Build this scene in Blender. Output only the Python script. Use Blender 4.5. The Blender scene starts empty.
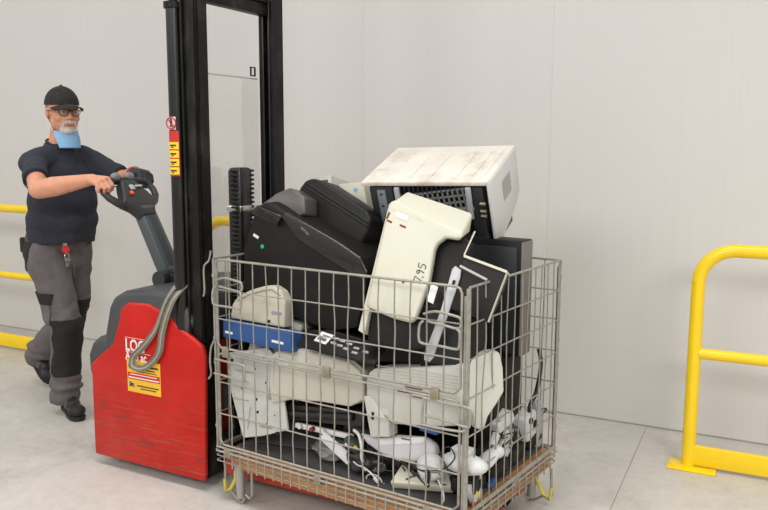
import bpy, bmesh, math, random
from mathutils import Vector as V, Matrix as X, Euler, noise
PI = math.pi
random.seed(7)
SC = bpy.context.scene
COL = SC.collection

# ------------------------------------------------ camera, light, exposure
cd = bpy.data.cameras.new('camera'); cam = bpy.data.objects.new('camera', cd); COL.objects.link(cam)
cd.sensor_width = 36.0; cd.lens = 791.1/768*36; cd.clip_start = .05; cd.clip_end = 200
pit, rol, yaw = .1396, .004, -.5936
F = V((math.sin(yaw)*math.cos(pit), math.cos(yaw)*math.cos(pit), -math.sin(pit)))
R_ = V((math.cos(yaw), -math.sin(yaw), 0)); U_ = R_.cross(F)
R2 = R_*math.cos(rol)+U_*math.sin(rol); U2 = -R_*math.sin(rol)+U_*math.cos(rol)
cam.matrix_world = X((( R2.x, U2.x, -F.x, 1.1879), (R2.y, U2.y, -F.y, -2.2508), (R2.z, U2.z, -F.z, 1.4898), (0, 0, 0, 1)))
SC.camera = cam
SC.view_settings.view_transform = 'Standard'; SC.view_settings.look = 'None'
SC.view_settings.gamma = 1; SC.view_settings.use_curve_mapping = False
SC.view_settings.exposure = 0.13
wd = bpy.data.worlds.new('hall_light'); SC.world = wd; wd.use_nodes = True
wd.node_tree.nodes['Background'].inputs[0].default_value = (1, .995, .99, 1)
wd.node_tree.nodes['Background'].inputs[1].default_value = .58
def area(name, loc, size, power, col, target):
    ld = bpy.data.lights.new(name, 'AREA'); ld.shape = 'RECTANGLE'; ld.size, ld.size_y = size
    ld.energy = power; ld.color = col
    o = bpy.data.objects.new(name, ld); COL.objects.link(o); o.location = loc
    o.rotation_euler = (V(target)-V(loc)).to_track_quat('-Z', 'Y').to_euler()
    return o
area('hall_lamp', (-1.0, -6.2, 4.3), (3.5, 1.6), 130, (1, .985, .965), (-.9, .6, .0))
area('hall_lamp', (5.2, -5.6, 4.3), (3.5, 1.6), 190, (1, .99, .975), (1.5, .9, .0))
area('hall_lamp', (-6.5, -5.8, 4.3), (3.5, 1.6), 62, (1, .98, .95), (-4, .5, .0))
for x_, e_ in ((-4.2, 14), (-.6, 34), (3.0, 66)):
    l_ = area('floor_fill_light', (x_, -.9, 6.0), (2.4, 1.2), e_, (1, .995, .98), (x_, -.9, 0)); l_.data.spread = math.radians(86)  # added downward fill, brightens the floor and lower wall

# ------------------------------------------------ materials
def lin(c):
    return tuple(((x/255)/12.92 if x <= 10 else (((x/255)+.055)/1.055)**2.4) for x in c)+(1,)
_m = {}
def mat(name, rgb, rough=.5, metal=0, noise_amt=0, nscale=20, bump=0, bscale=200, dirt=None, dirt_amt=.3, dscale=6,
        stretch=None, coat=0, trans=0, alpha=1, spec=.5):
    if name in _m: return _m[name]
    m = bpy.data.materials.new(name); _m[name] = m; m.use_nodes = True
    nt = m.node_tree; b = nt.nodes['Principled BSDF']; L = nt.links.new
    b.inputs['Base Color'].default_value = lin(rgb); b.inputs['Roughness'].default_value = rough
    b.inputs['Metallic'].default_value = metal; b.inputs['Coat Weight'].default_value = coat
    b.inputs['Transmission Weight'].default_value = trans; b.inputs['Alpha'].default_value = alpha
    b.inputs['Specular IOR Level'].default_value = spec
    tc = nt.nodes.new('ShaderNodeTexCoord'); mp = nt.nodes.new('ShaderNodeMapping'); L(tc.outputs['Object'], mp.inputs[0])
    if stretch: mp.inputs['Scale'].default_value = stretch
    src = None
    if noise_amt:
        n = nt.nodes.new('ShaderNodeTexNoise'); n.inputs['Scale'].default_value = nscale; n.inputs['Detail'].default_value = 5
        L(mp.outputs[0], n.inputs['Vector'])
        mr = nt.nodes.new('ShaderNodeMapRange'); mr.inputs[1].default_value = .3; mr.inputs[2].default_value = .7
        mr.inputs[3].default_value = 1-noise_amt; mr.inputs[4].default_value = 1+noise_amt; L(n.outputs[0], mr.inputs[0])
        mx = nt.nodes.new('ShaderNodeMix'); mx.data_type = 'RGBA'; mx.blend_type = 'MULTIPLY'; mx.inputs[0].default_value = 1
        mx.inputs[6].default_value = lin(rgb)
        cb = nt.nodes.new('ShaderNodeCombineColor'); [L(mr.outputs[0], cb.inputs[i]) for i in range(3)]
        L(cb.outputs[0], mx.inputs[7]); src = mx.outputs[2]
    if dirt:
        n = nt.nodes.new('ShaderNodeTexNoise'); n.inputs['Scale'].default_value = dscale; n.inputs['Detail'].default_value = 8
        n.inputs['Roughness'].default_value = .7; L(mp.outputs[0], n.inputs['Vector'])
        mr = nt.nodes.new('ShaderNodeMapRange'); mr.inputs[1].default_value = .5; mr.inputs[2].default_value = .75
        mr.inputs[4].default_value = dirt_amt; L(n.outputs[0], mr.inputs[0])
        mx = nt.nodes.new('ShaderNodeMix'); mx.data_type = 'RGBA'; L(mr.outputs[0], mx.inputs[0])
        if src: L(src, mx.inputs[6])
        else: mx.inputs[6].default_value = lin(rgb)
        mx.inputs[7].default_value = lin(dirt); src = mx.outputs[2]
    if src: L(src, b.inputs['Base Color'])
    if bump:
        n = nt.nodes.new('ShaderNodeTexNoise'); n.inputs['Scale'].default_value = bscale; n.inputs['Detail'].default_value = 3
        L(mp.outputs[0], n.inputs['Vector'])
        bp = nt.nodes.new('ShaderNodeBump'); bp.inputs['Strength'].default_value = bump; bp.inputs['Distance'].default_value = .002
        L(n.outputs[0], bp.inputs['Height']); L(bp.outputs[0], b.inputs['Normal'])
    return m

# ------------------------------------------------ mesh helpers
class M:
    def __init__(s): s.bm = bmesh.new()
    def add(s, vs, fs, frame=None, bev=0, seg=2):
        t = bmesh.new(); vv = [t.verts.new(v) for v in vs]
        for f in fs:
            try: t.faces.new([vv[i] for i in f])
            except ValueError: pass
        if bev:
            bmesh.ops.recalc_face_normals(t, faces=t.faces)
            es = [e for e in t.edges if len(e.link_faces) == 2 and e.calc_face_angle(0) > .45]
            bmesh.ops.bevel(t, geom=es, offset=bev, segments=seg, profile=.5, affect='EDGES', clamp_overlap=True)
        if frame is not None: t.transform(frame)
        bmesh.ops.recalc_face_normals(t, faces=t.faces)
        tm = bpy.data.meshes.new('tmp'); t.to_mesh(tm); t.free(); s.bm.from_mesh(tm); bpy.data.meshes.remove(tm)
        return s
    def box(s, c, d, frame=None, bev=0, seg=2, taper=None):
        x, y, z = d[0]/2, d[1]/2, d[2]/2; tx, ty = taper or (1, 1)
        vs = [(c[0]+a*x*(tx if k > 0 else 1), c[1]+b*y*(ty if k > 0 else 1), c[2]+k*z) for k in (-1, 1) for b in (-1, 1) for a in (-1, 1)]
        return s.add(vs, [(0, 2, 3, 1), (4, 5, 7, 6), (0, 1, 5, 4), (2, 6, 7, 3), (0, 4, 6, 2), (1, 3, 7, 5)], frame, bev, seg)
    def prism(s, poly, z0, z1, frame=None, bev=0, seg=2):
        n = len(poly); vs = [(a, b, z0) for a, b in poly]+[(a, b, z1) for a, b in poly]
        fs = [tuple(range(n))[::-1], tuple(range(n, 2*n))]+[(i, (i+1) % n, n+(i+1) % n, n+i) for i in range(n)]
        return s.add(vs, fs, frame, bev, seg)
    def tube(s, pts, r, seg=8, frame=None, closed=False, rb=None):
        pts = [V(p) for p in pts]; n = len(pts); rs = r if isinstance(r, (list, tuple)) else [r]*n
        vs = []; up = None
        for i, p in enumerate(pts):
            a = pts[i-1] if (i or closed) else p; b = pts[(i+1) % n] if (i < n-1 or closed) else p
            d = (b-a).normalized()
            if up is None:
                up = d.orthogonal().normalized()
            up = (up-d*up.dot(d)); up = up.normalized() if up.length > 1e-6 else d.orthogonal().normalized()
            w = d.cross(up)
            for k in range(seg):
                t = 2*PI*k/seg; vs.append(p+(up*math.cos(t)+w*math.sin(t)*(rb or 1))*rs[i])
        fs = []
        for i in range(n if closed else n-1):
            j = (i+1) % n
            for k in range(seg): fs.append((i*seg+k, i*seg+(k+1) % seg, j*seg+(k+1) % seg, j*seg+k))
        if not closed: fs += [tuple(range(seg))[::-1], tuple(range((n-1)*seg, n*seg))]
        return s.add(vs, fs, frame)
    def lathe(s, prof, frame=None, seg=20):
        vs = []; fs = []; n = len(prof)
        for r, z in prof:
            for k in range(seg): t = 2*PI*k/seg; vs.append((max(r, 1e-4)*math.cos(t), max(r, 1e-4)*math.sin(t), z))
        for i in range(n-1):
            for k in range(seg): fs.append((i*seg+k, i*seg+(k+1) % seg, (i+1)*seg+(k+1) % seg, (i+1)*seg+k))
        fs += [tuple(range(seg))[::-1], tuple(range((n-1)*seg, n*seg))]
        return s.add(vs, fs, frame)
    def ell(s, c, r, frame=None, nu=16, nv=10):
        prof = [(math.sin(PI*(i+.5)/nv) if 0 <= i < nv else 0, -math.cos(PI*(i+.5)/nv)) for i in range(nv)]
        prof = [(0, -1)]+prof+[(0, 1)]
        fr = X.Translation(c) @ X.Diagonal((r[0], r[1], r[2], 1))
        if frame is not None: fr = frame @ fr
        return s.lathe(prof, fr, nu)
    def strip(s, pts, w, side, th=.002, frame=None):
        # a flat band following pts, w wide along side
        vs = []; n = len(pts); pts = [V(p) for p in pts]
        for i, p in enumerate(pts):
            sd = V(side[i] if isinstance(side, list) else side).normalized()
            d = (pts[min(i+1, n-1)]-pts[max(i-1, 0)]).normalized(); nn = sd.cross(d).normalized()
            for a, b in ((-1, -1), (1, -1), (1, 1), (-1, 1)): vs.append(p+sd*a*w/2+nn*b*th/2)
        fs = [(3, 2, 1, 0), tuple(range(4*n-4, 4*n))]
        for i in range(n-1):
            for k in range(4): fs.append((4*i+k, 4*i+(k+1) % 4, 4*i+4+(k+1) % 4, 4*i+4+k))
        return s.add(vs, fs, frame)

WM = {}
def thing(name, label, cat, loc=(0, 0, 0), rot=(0, 0, 0), group=None):
    o = bpy.data.objects.new(name, None); COL.objects.link(o); o.empty_display_size = .1
    o.location = loc; o.rotation_euler = rot; o['label'] = label; o['category'] = cat
    if group: o['group'] = group
    WM[o] = X.Translation(loc) @ Euler(rot).to_matrix().to_4x4()
    return o
def mesh_of(m, material, angle=35, smooth=True):
    me = bpy.data.meshes.new('mesh'); m.bm.to_mesh(me); m.bm.free()
    me.materials.append(material)
    if smooth:
        me.shade_smooth(); me.set_sharp_from_angle(angle=math.radians(angle))
    return me
def part(name, m, material, parent=None, local=False, smooth=True, label=None, kind=None, angle=35):
    if parent is not None and not local: m.bm.transform(WM[parent].inverted())
    if parent is None:
        # origin at the base centre
        bb = [v.co for v in m.bm.verts]; c = V((sum(v.x for v in bb)/len(bb), sum(v.y for v in bb)/len(bb), min(v.z for v in bb)))
        m.bm.transform(X.Translation(-c))
    o = bpy.data.objects.new(name, mesh_of(m, material, angle, smooth)); COL.objects.link(o)
    if parent is not None: o.parent = parent; WM[o] = WM[parent]
    else: o.location = c; WM[o] = X.Translation(c)
    if label: o['label'] = label
    if kind: o['kind'] = kind
    return o
def tag(o, label, cat, group=None):
    o['label'] = label; o['category'] = cat
    if group: o['group'] = group
    return o
def frame(o, n, up=(0, 0, 1), roll=0):
    """local x = right, y = up in the plane, z = outward normal n"""
    n = V(n).normalized(); x = V(up).cross(n).normalized(); y = n.cross(x)
    if roll:
        c, s_ = math.cos(roll), math.sin(roll); x, y = x*c+y*s_, -x*s_+y*c
    return X(((x.x, y.x, n.x, o[0]), (x.y, y.y, n.y, o[1]), (x.z, y.z, n.z, o[2]), (0, 0, 0, 1)))
def text_mesh(txt, size, fr, ext=.0004, align='LEFT', shear=0, sx=1, bold=0):
    cu = bpy.data.curves.new('t', 'FONT'); cu.body = txt; cu.size = size; cu.extrude = ext; cu.offset = bold; cu.align_x = align; cu.shear = shear
    cu.resolution_u = 3
    o = bpy.data.objects.new('t', cu); COL.objects.link(o)
    me = bpy.data.meshes.new_from_object(o.evaluated_get(bpy.context.evaluated_depsgraph_get()))
    m = M(); m.bm.from_mesh(me); m.bm.transform(fr @ X.Diagonal((sx, 1, 1, 1)))
    bpy.data.objects.remove(o); bpy.data.curves.remove(cu); bpy.data.meshes.remove(me)
    return m
def arc(c, r, a0, a1, n, ax, ay):
    return [V(c)+V(ax)*r*math.cos(a0+(a1-a0)*i/n)+V(ay)*r*math.sin(a0+(a1-a0)*i/n) for i in range(n+1)]

# ------------------------------------------------ setting
WA = .127                                    # wall direction
dw = V((math.cos(WA), math.sin(WA), 0)); nw = V((-dw.y, dw.x, 0))
WO = 1.8777
def wp(t, off, z): return dw*t+nw*off+V((0, 0, z))
WF = X(((dw.x, nw.x, 0, 0), (dw.y, nw.y, 0, 0), (0, 0, 1, 0), (0, 0, 0, 1)))
def struct(o): o['kind'] = 'structure'; return o
def concrete():
    m = bpy.data.materials.new('polished_concrete'); m.use_nodes = True; nt = m.node_tree; L = nt.links.new
    b = nt.nodes['Principled BSDF']; tc = nt.nodes.new('ShaderNodeTexCoord')
    def nz(sc, det, r=.6):
        n = nt.nodes.new('ShaderNodeTexNoise'); n.inputs['Scale'].default_value = sc; n.inputs['Detail'].default_value = det
        n.inputs['Roughness'].default_value = r; L(tc.outputs['Object'], n.inputs['Vector']); return n
    n1 = nz(1.3, 6); n2 = nz(22, 6, .75); n3 = nz(4.5, 8, .7)
    r1 = nt.nodes.new('ShaderNodeValToRGB'); r1.color_ramp.elements[0].position = .32; r1.color_ramp.elements[1].position = .7
    r1.color_ramp.elements[0].color = lin((184, 179, 171)); r1.color_ramp.elements[1].color = lin((204, 199, 191)); L(n1.outputs[0], r1.inputs[0])
    r2 = nt.nodes.new('ShaderNodeValToRGB'); r2.color_ramp.elements[0].position = .3; r2.color_ramp.elements[1].position = .62
    r2.color_ramp.elements[0].color = (.86, .86, .86, 1); r2.color_ramp.elements[1].color = (1, 1, 1, 1); L(n2.outputs[0], r2.inputs[0])
    r3 = nt.nodes.new('ShaderNodeValToRGB'); r3.color_ramp.elements[0].position = .36; r3.color_ramp.elements[1].position = .5
    r3.color_ramp.elements[0].color = (.88, .87, .85, 1); r3.color_ramp.elements[1].color = (1, 1, 1, 1); L(n3.outputs[0], r3.inputs[0])
    a = nt.nodes.new('ShaderNodeMix'); a.data_type = 'RGBA'; a.blend_type = 'MULTIPLY'; a.inputs[0].default_value = 1
    L(r1.outputs[0], a.inputs[6]); L(r2.outputs[0], a.inputs[7])
    c = nt.nodes.new('ShaderNodeMix'); c.data_type = 'RGBA'; c.blend_type = 'MULTIPLY'; c.inputs[0].default_value = 1
    L(a.outputs[2], c.inputs[6]); L(r3.outputs[0], c.inputs[7]); L(c.outputs[2], b.inputs['Base Color'])
    b.inputs['Roughness'].default_value = .42
    bp = nt.nodes.new('ShaderNodeBump'); bp.inputs['Strength'].default_value = .12; bp.inputs['Distance'].default_value = .002
    L(n2.outputs[0], bp.inputs['Height']); L(bp.outputs[0], b.inputs['Normal'])
    return m
CONC = concrete()
dark_joint = mat('floor_joint_filler', (150, 146, 138), .8)
fl = M(); fl.box((-2, 0, -.06), (26, 22, .10)); floor = struct(part('floor', fl, dark_joint, local=True)); 
# slab joints: one runs from the wall to the camera side at t = JT, slab grid 4 m
jd = V((.24-.088, .826-1.875, 0)).normalized(); jn = V((-jd.y, jd.x, 0))
JF = X(((jn.x, -jd.x, 0, .088), (jn.y, -jd.y, 0, 1.875), (0, 0, 1, 0), (0, 0, 0, 1)))
for i in range(-3, 3):
    for j in range(-2, 1):
        m = M(); m.box(((i+.5)*4.2, (j+.5)*6.2+1.9, -.005), (4.1978, 6.1978, .01), JF)
        part('floor_slab', m, CONC, floor)
PANEL = mat('white_wall_panel', (208, 205, 201), .5, noise_amt=.012, nscale=1.2, bump=.035, bscale=3, stretch=(60, 60, .4), coat=.03)
wl = M(); wl.box((-1.5, WO+.10, 2.9), (19, .1, 5.9), WF); wall = struct(part('wall_back', wl, mat('panel_joint', (212, 208, 203), .4)))
pw = 1.15; t0 = -10.6
for i in range(16):
    m = M(); m.box((t0+pw*(i+.5), WO+.04, 2.93), (pw-.0005, .08, 5.9), WF, bev=.0002, seg=1); part('wall_panel', m, PANEL, wall)
bs = M(); bs.box((-1.5, WO-.001, .004), (19, .006, .005), WF)
sk = struct(part('baseboard_back', bs, mat('wall_sealant', (160, 156, 150), .7)))

# ------------------------------------------------ yellow barriers
YEL = mat('yellow_powder_coat', (243, 205, 8), .32, noise_amt=.03, nscale=9, coat=.3)
BO = WO-.4607
def barrier(t0, t1, label, kick0=.06):
    b = thing('safety_barrier', label, 'barrier', tuple(wp(t0, BO, 0)), (0, 0, WA), 'yellow safety barriers along the wall')
    W = t1-t0; r = .0300; H = 1.0264; rc = .155
    def post(xx):
        m = M(); m.tube([(xx, 0, .004), (xx, 0, H-rc+.0)], r, 16); return part('post', m, YEL, b, True)
    post(0); post(W)
    m = M()
    pts = arc((rc, 0, H-rc), rc, PI, PI/2, 10, (1, 0, 0), (0, 0, 1))+arc((W-rc, 0, H-rc), rc, PI/2, 0, 10, (1, 0, 0), (0, 0, 1))
    m.tube(pts, r, 16); part('top_rail', m, YEL, b, True)
    for xx in (rc+.02, W-rc-.02):
        m = M(); m.tube([(xx-.004, 0, H), (xx+.004, 0, H)], r+.0012, 16); part('weld_collar', m, YEL, b, True)
    m = M(); m.tube([(.02, 0, .545), (W-.02, 0, .545)], .0255, 16); part('middle_rail', m, YEL, b, True)
    m = M(); m.box((W/2, -.004, .062), (W-.02, .03, .092), bev=.004); part('kick_plate', m, YEL, b, True)
    for xx in (0, W):
        m = M(); m.box((xx+.02, -.01, .005), (.21, .13, .010), bev=.002)
        bp = part('base_plate', m, YEL, b, True)
        for a in (-.065, .105):
            m = M(); m.lathe([(.009, .010), (.009, .017), (.004, .018)], X.Translation((xx+a, -.04, 0)), 6); part('anchor_bolt', m, YEL, bp, True)
    return b
barrier(.577, 2.6, 'yellow tubular barrier at right, nothing standing in front of it')
barrier(-5.6, -3.60, 'yellow tubular barrier at left, behind the walking man')
barrier(-2.26, -.34, 'yellow tubular barrier behind the loaded cage, only its bent rail end showing')
# ------------------------------------------------ pallet stacker (local frame: x forward, y away from camera)
SA = math.radians(5.9)
ST = thing('pallet_stacker', 'red and black pedestrian pallet stacker with tall twin mast and tiller handle', 'stacker', (-1.25, 0, 0), (0, 0, SA))
def red_paint():
    m = mat('scratched_red_paint', (206, 44, 26), .45, coat=.05, spec=.3)
    nt = m.node_tree; L = nt.links.new; b = nt.nodes['Principled BSDF']; tc = nt.nodes.new('ShaderNodeTexCoord')
    def nz(scale, sc, lo, hi, det=4):
        mp = nt.nodes.new('ShaderNodeMapping'); mp.inputs['Scale'].default_value = scale; L(tc.outputs['Object'], mp.inputs[0])
        mp.inputs['Rotation'].default_value = (0, .06, 0)
        n = nt.nodes.new('ShaderNodeTexNoise'); n.inputs['Scale'].default_value = sc; n.inputs['Detail'].default_value = det; n.inputs['Roughness'].default_value = .65
        L(mp.outputs[0], n.inputs['Vector']); r = nt.nodes.new('ShaderNodeMapRange'); r.inputs[1].default_value = lo; r.inputs[2].default_value = hi
        L(n.outputs[0], r.inputs[0]); return r.outputs[0]
    base = nz((1, 1, 1), 5, .3, .7); sc1 = nz((3, 3, 110), 1, .54, .64, 6); sc2 = nz((9, 9, 60), 1, .56, .62, 5); area_ = nz((1.2, 1.2, 5), 1.2, .38, .55)
    sep = nt.nodes.new('ShaderNodeSeparateXYZ'); L(tc.outputs['Object'], sep.inputs[0])
    lo = nt.nodes.new('ShaderNodeMapRange'); lo.inputs[1].default_value = .52; lo.inputs[2].default_value = .16; lo.inputs[3].default_value = .12; L(sep.outputs[2], lo.inputs[0])
    def mul(a, c):
        n = nt.nodes.new('ShaderNodeMath'); n.operation = 'MULTIPLY'; L(a, n.inputs[0])
        (L(c, n.inputs[1]) if not isinstance(c, float) else setattr(n.inputs[1], 'default_value', c)); return n.outputs[0]
    def mixc(f, a, c):
        n = nt.nodes.new('ShaderNodeMix'); n.data_type = 'RGBA'; L(f, n.inputs[0])
        for i, q in ((6, a), (7, c)):
            if isinstance(q, tuple): n.inputs[i].default_value = lin(q)
            else: L(q, n.inputs[i])
        return n.outputs[2]
    c = mixc(base, (172, 12, 3), (196, 22, 8))
    c = mixc(mul(mul(sc1, lo.outputs[0]), .75), c, (150, 92, 60))
    c = mixc(mul(mul(sc2, mul(area_, lo.outputs[0])), .9), c, (70, 58, 50))
    # worn edges
    g = nt.nodes.new('ShaderNodeNewGeometry'); pt = nt.nodes.new('ShaderNodeMapRange'); pt.inputs[1].default_value = .53; pt.inputs[2].default_value = .6
    L(g.outputs['Pointiness'], pt.inputs[0]); c = mixc(mul(mul(pt.outputs[0], base), .7), c, (110, 92, 80))
    L(c, b.inputs['Base Color']); return m
RED = red_paint()
BLK = mat('black_mast_steel', (20, 19, 18), .46, noise_amt=.25, nscale=14, dirt=(84, 80, 74), dirt_amt=.5, dscale=11, stretch=(1, 1, .35), spec=.2)
BLK2 = mat('greasy_black_steel', (13, 12, 12), .3, dirt=(70, 64, 58), dirt_amt=.5, dscale=18, stretch=(1, 1, .15))
HOOD = mat('dark_grey_hood_plastic', (62, 62, 64), .5, noise_amt=.12, nscale=8, bump=.2, bscale=400)
TILL = mat('slate_grey_tiller', (70, 76, 78), .42, noise_amt=.06, nscale=10)
HBLK = mat('black_handle_plastic', (42, 43, 44), .45, bump=.15, bscale=500)
CHR = mat('bright_steel', (200, 200, 196), .22, metal=1)
SF = X.Identity(4)
XZ = X(((1, 0, 0, 0), (0, 0, -1, 0), (0, 1, 0, 0), (0, 0, 0, 1)))       # polygon (x, z), extruded along -y
def xz(m, poly, y0, y1, bev=0, seg=2): m.prism(poly, -y1, -y0, XZ, bev, seg); return m
def sp(*a, **k): return part(*a, parent=ST, local=True, **k)
VW = .65
BP_ = [(-.67, .045), (-.010, .045), (-.004, .08), (.012, .600), (-.002, .645), (-.045, .672), (-.105, .70), (-.2, .762), (-.302, .797), (-.418, .792), (-.462, .762), (-.480, .70), (-.524, .590), (-.60, .535), (-.668, .480)]
m = M(); xz(m, BP_, 0, .026, .010, 3); xz(m, [(-.668, .045), (-.135, .045), (-.135, .72)]+BP_[7:], .02, VW, .018, 3); xz(m, BP_, VW-.026, VW, .010, 3)
body = sp('body_cover', m, RED)
m = M(); xz(m, [(-.655, .30), (-.708, .44), (-.712, .515), (-.682, .575), (-.64, .605), (-.585, .622), (-.56, .52)], .02, VW-.02, .025, 3)
xz(m, [(-.56, .50), (-.592, .62), (-.556, .752), (-.525, .803), (-.46, .836), (-.30, .856), (-.17, .852), (-.10, .82), (-.06, .74), (-.12, .6)], .012, VW-.012, .026, 3)
hood = sp('hood', m, HOOD)
m = M(); m.box((-.34, VW/2, .10), (.62, VW-.1, .12)); sp('chassis_underside', m, BLK2)
for yy in (.12, VW-.12):
    m = M(); m.lathe([(.045, -.03), (.058, -.026), (.058, .026), (.045, .03)], X.Translation((-.33, yy, .058)) @ X.Rotation(PI/2, 4, 'X'), 20); sp('wheel', m, BLK2)
# decals on the cover
DF = X(((1, 0, 0, 0), (0, 0, -1, -.0012), (0, 1, 0, 0), (0, 0, 0, 1)))    # decal plane on the near side
WHT = mat('white_print', (226, 222, 216), .5); YST = mat('yellow_sticker', (232, 180, 44), .5, noise_amt=.06, nscale=30)
BPR = mat('dark_print', (48, 40, 30), .6); RPR = mat('red_print', (196, 40, 26), .5)
def decal(name, txt, x, z, s, material, sx=1, par=None, rot=0):
    return part(name, text_mesh(txt, s, X(((1, 0, 0, x), (0, 0, -1, -.0016), (0, 1, 0, z), (0, 0, 0, 1))) @ X.Rotation(rot, 4, 'Z'), .0003, sx=sx, bold=s*.022), material, par or ST, True, smooth=False)
decal('lettering', 'LOG', -.442, .575, .076, WHT, .76); decal('lettering', 'A 15 ac', -.442, .533, .055, WHT, .74)
m = M()
for zz in (.634, .569): m.box((-.367, -.0014, zz), (.15, .0008, .0016))
sp('printed_rule', m, WHT)
SKF = X.Translation((-.315, 0, .432)) ; SKT = X.Translation((-.337, 0, .462)) @ X.Diagonal((.84, 1, .90, 1)) @ X.Translation((.315, 0, -.432))
n_before = set(bpy.data.objects)
m = M(); m.box((-.315, -.0010, .432), (.235, .0016, .165)); stick = sp('sticker', m, YST, label='yellow service sticker with red and white middle band')
m = M(); m.box((-.315, -.0022, .432), (.225, .0008, .034)); part('sticker_band', m, RPR, stick, True)
m = M(); m.box((-.315, -.0030, .424), (.215, .0006, .006)); m.box((-.315, -.0030, .440), (.19, .0006, .004)); part('sticker_print', m, WHT, stick, True)
m = M(); m.lathe([(.019, 0), (.019, .0012)], X(((1, 0, 0, -.402), (0, 0, -1, -.002), (0, 1, 0, .484), (0, 0, 0, 1))), 20); part('sticker_emblem', m, BPR, stick, True)
m = M(); m.lathe([(.012, 0), (.012, .0018)], X(((1, 0, 0, -.402), (0, 0, -1, -.002), (0, 1, 0, .484), (0, 0, 0, 1))), 18); part('sticker_emblem', m, YST, stick, True)
m = M()
for zz, x0, x1, h in ((.487, -.372, -.212, .009), (.470, -.34, -.235, .005), (.458, -.36, -.225, .004), (.385, -.365, -.212, .006), (.372, -.34, -.23, .005)): m.box(((x0+x1)/2, -.0022, zz), (x1-x0, .0008, h))
m.box((-.404, -.0022, .386), (.03, .0008, .018)); part('sticker_print', m, BPR, stick, True)
m = M(); m.lathe([(.008, 0), (.008, .0018)], X(((1, 0, 0, -.412), (0, 0, -1, -.002), (0, 1, 0, .395), (0, 0, 0, 1))), 14); m.box((-.392, -.003, .380), (.022, .0008, .008)); part('sticker_emblem', m, mat('teal_print', (60, 120, 124), .5), stick, True)
for o_ in set(bpy.data.objects)-n_before:
    o_.data.transform(SKT)
# mast: two C-shaped uprights on each side
ZT = 2.75
def chan(m, x0, x1, y0, y1, z0, z1, t=.014):
    # web along x at y0 side, flanges towards y1
    m.box(((x0+x1)/2, y0+t/2*(1 if y1 > y0 else -1), (z0+z1)/2), (x1-x0, t, z1-z0), bev=.002, seg=1)
    for xx in (x0+t/2, x1-t/2): m.box((xx, (y0+y1)/2, (z0+z1)/2), (t, abs(y1-y0), z1-z0), bev=.002, seg=1)
for (a, b, s) in ((.030, .100, 1), (.630, .545, -1)):
    m = M(); chan(m, -.088, -.011, a, b, .05, ZT); sp('mast_upright', m, BLK)
    m = M(); chan(m, -.070, -.026, a+s*.020, b+s*.004, .10, ZT+.25, .010); sp('inner_mast_upright', m, BLK2)
    if s > 0:
        m = M(); m.tube([(-.126, .032, .60), (-.126, .032, 2.03)], .032, 20); cyl = CYL = sp('lift_cylinder', m, BLK2)
        m = M(); m.tube([(-.126, .032, 2.03), (-.126, .032, 2.055)], .040, 20); m.tube([(-.126, .032, 2.055), (-.126, .032, ZT)], .019, 14); part('cylinder_cap', m, BLK, cyl, True)
        m = M(); m.tube([(-.080, .022, .66), (-.080, .022, ZT)], .0065, 8); sp('hydraulic_pipe', m, BLK)
for zz in (2.092, .13):
    m = M(); m.box((-.06, .33, zz), (.05, .60, .050), bev=.004); m.box((-.06, .33, zz+.035), (.066, .60, .014), bev=.003); sp('mast_crossbar', m, BLK)
m = M(); m.tube([(-.105, .535, 1.815+.022), (-.105, .505, 1.815+.022), (-.105, .505, 1.815-.016), (-.105, .535, 1.815-.016)], .005, 6, closed=True); sp('screen_clip', m, BLK2)
# clear guard screen
ac = mat('clear_guard_sheet', (252, 252, 250), .04, trans=.97, noise_amt=.03, nscale=3)
m = M(); m.box((-.104, .325, 1.25), (.004, .46, 1.06)); sp('guard_screen', m, ac, label='clear scratched plastic guard screen between the mast uprights')
m = M(); m.tube([(-.104, .10, 1.786), (-.104, .55, 1.786)], .004, 6); sp('guard_screen_rim', m, mat('grey_edge', (196, 194, 188), .5))
# stickers on the near lift cylinder
def cylpatch(name, zc, h, material, a0=-125, a1=-35, r=.0328, par=None):
    m = M(); n = 10; vs = []
    for z_ in (zc-h/2, zc+h/2):
        for rr in (r, r+.0008):
            for i in range(n+1):
                t = math.radians(a0+(a1-a0)*i/n); vs.append((-.126+rr*math.cos(t), .030+rr*math.sin(t), z_))
    N = n+1; fs = []
    for i in range(n): fs += [(i, i+1, 2*N+i+1, 2*N+i), (N+i, N+i+1, 3*N+i+1, 3*N+i), (i, i+1, N+i+1, N+i), (2*N+i, 2*N+i+1, 3*N+i+1, 3*N+i)]
    fs += [(0, N, 3*N, 2*N), (n, N+n, 3*N+n, 2*N+n)]
    m.add(vs, fs); return part(name, m, material, par or CYL, True)
YW = mat('warning_yellow', (240, 206, 30), .45)
rp = cylpatch('warning_sticker', 1.447, .185, RPR)
for k in range(4):
    z_ = 1.482-k*.0345
    cylpatch('warning_field', z_-.003, .029, YW, -120, -40, .0337)
    cylpatch('warning_print', z_-.002, .007, BPR, -105, -58, .0346); cylpatch('warning_print', z_-.010, .004, BPR, -95, -75, .0346)
cylpatch('warning_sign', 1.570, .052, WHT, -115, -55, .0330)
sgf = frame((-.126+.0350*math.cos(math.radians(-85)), .030+.0375*math.sin(math.radians(-85)), 1.570), (math.cos(math.radians(-85)), math.sin(math.radians(-85)), 0))
m = M(); m.tube([sgf @ V((.023*math.cos(t*PI/10), .023*math.sin(t*PI/10), 0)) for t in range(20)], .003, 6, closed=True); m.tube([sgf @ V((-.016, .016, 0)), sgf @ V((.016, -.016, 0))], .0025, 6); part('sign_ring', m, RPR, CYL, True)
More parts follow.
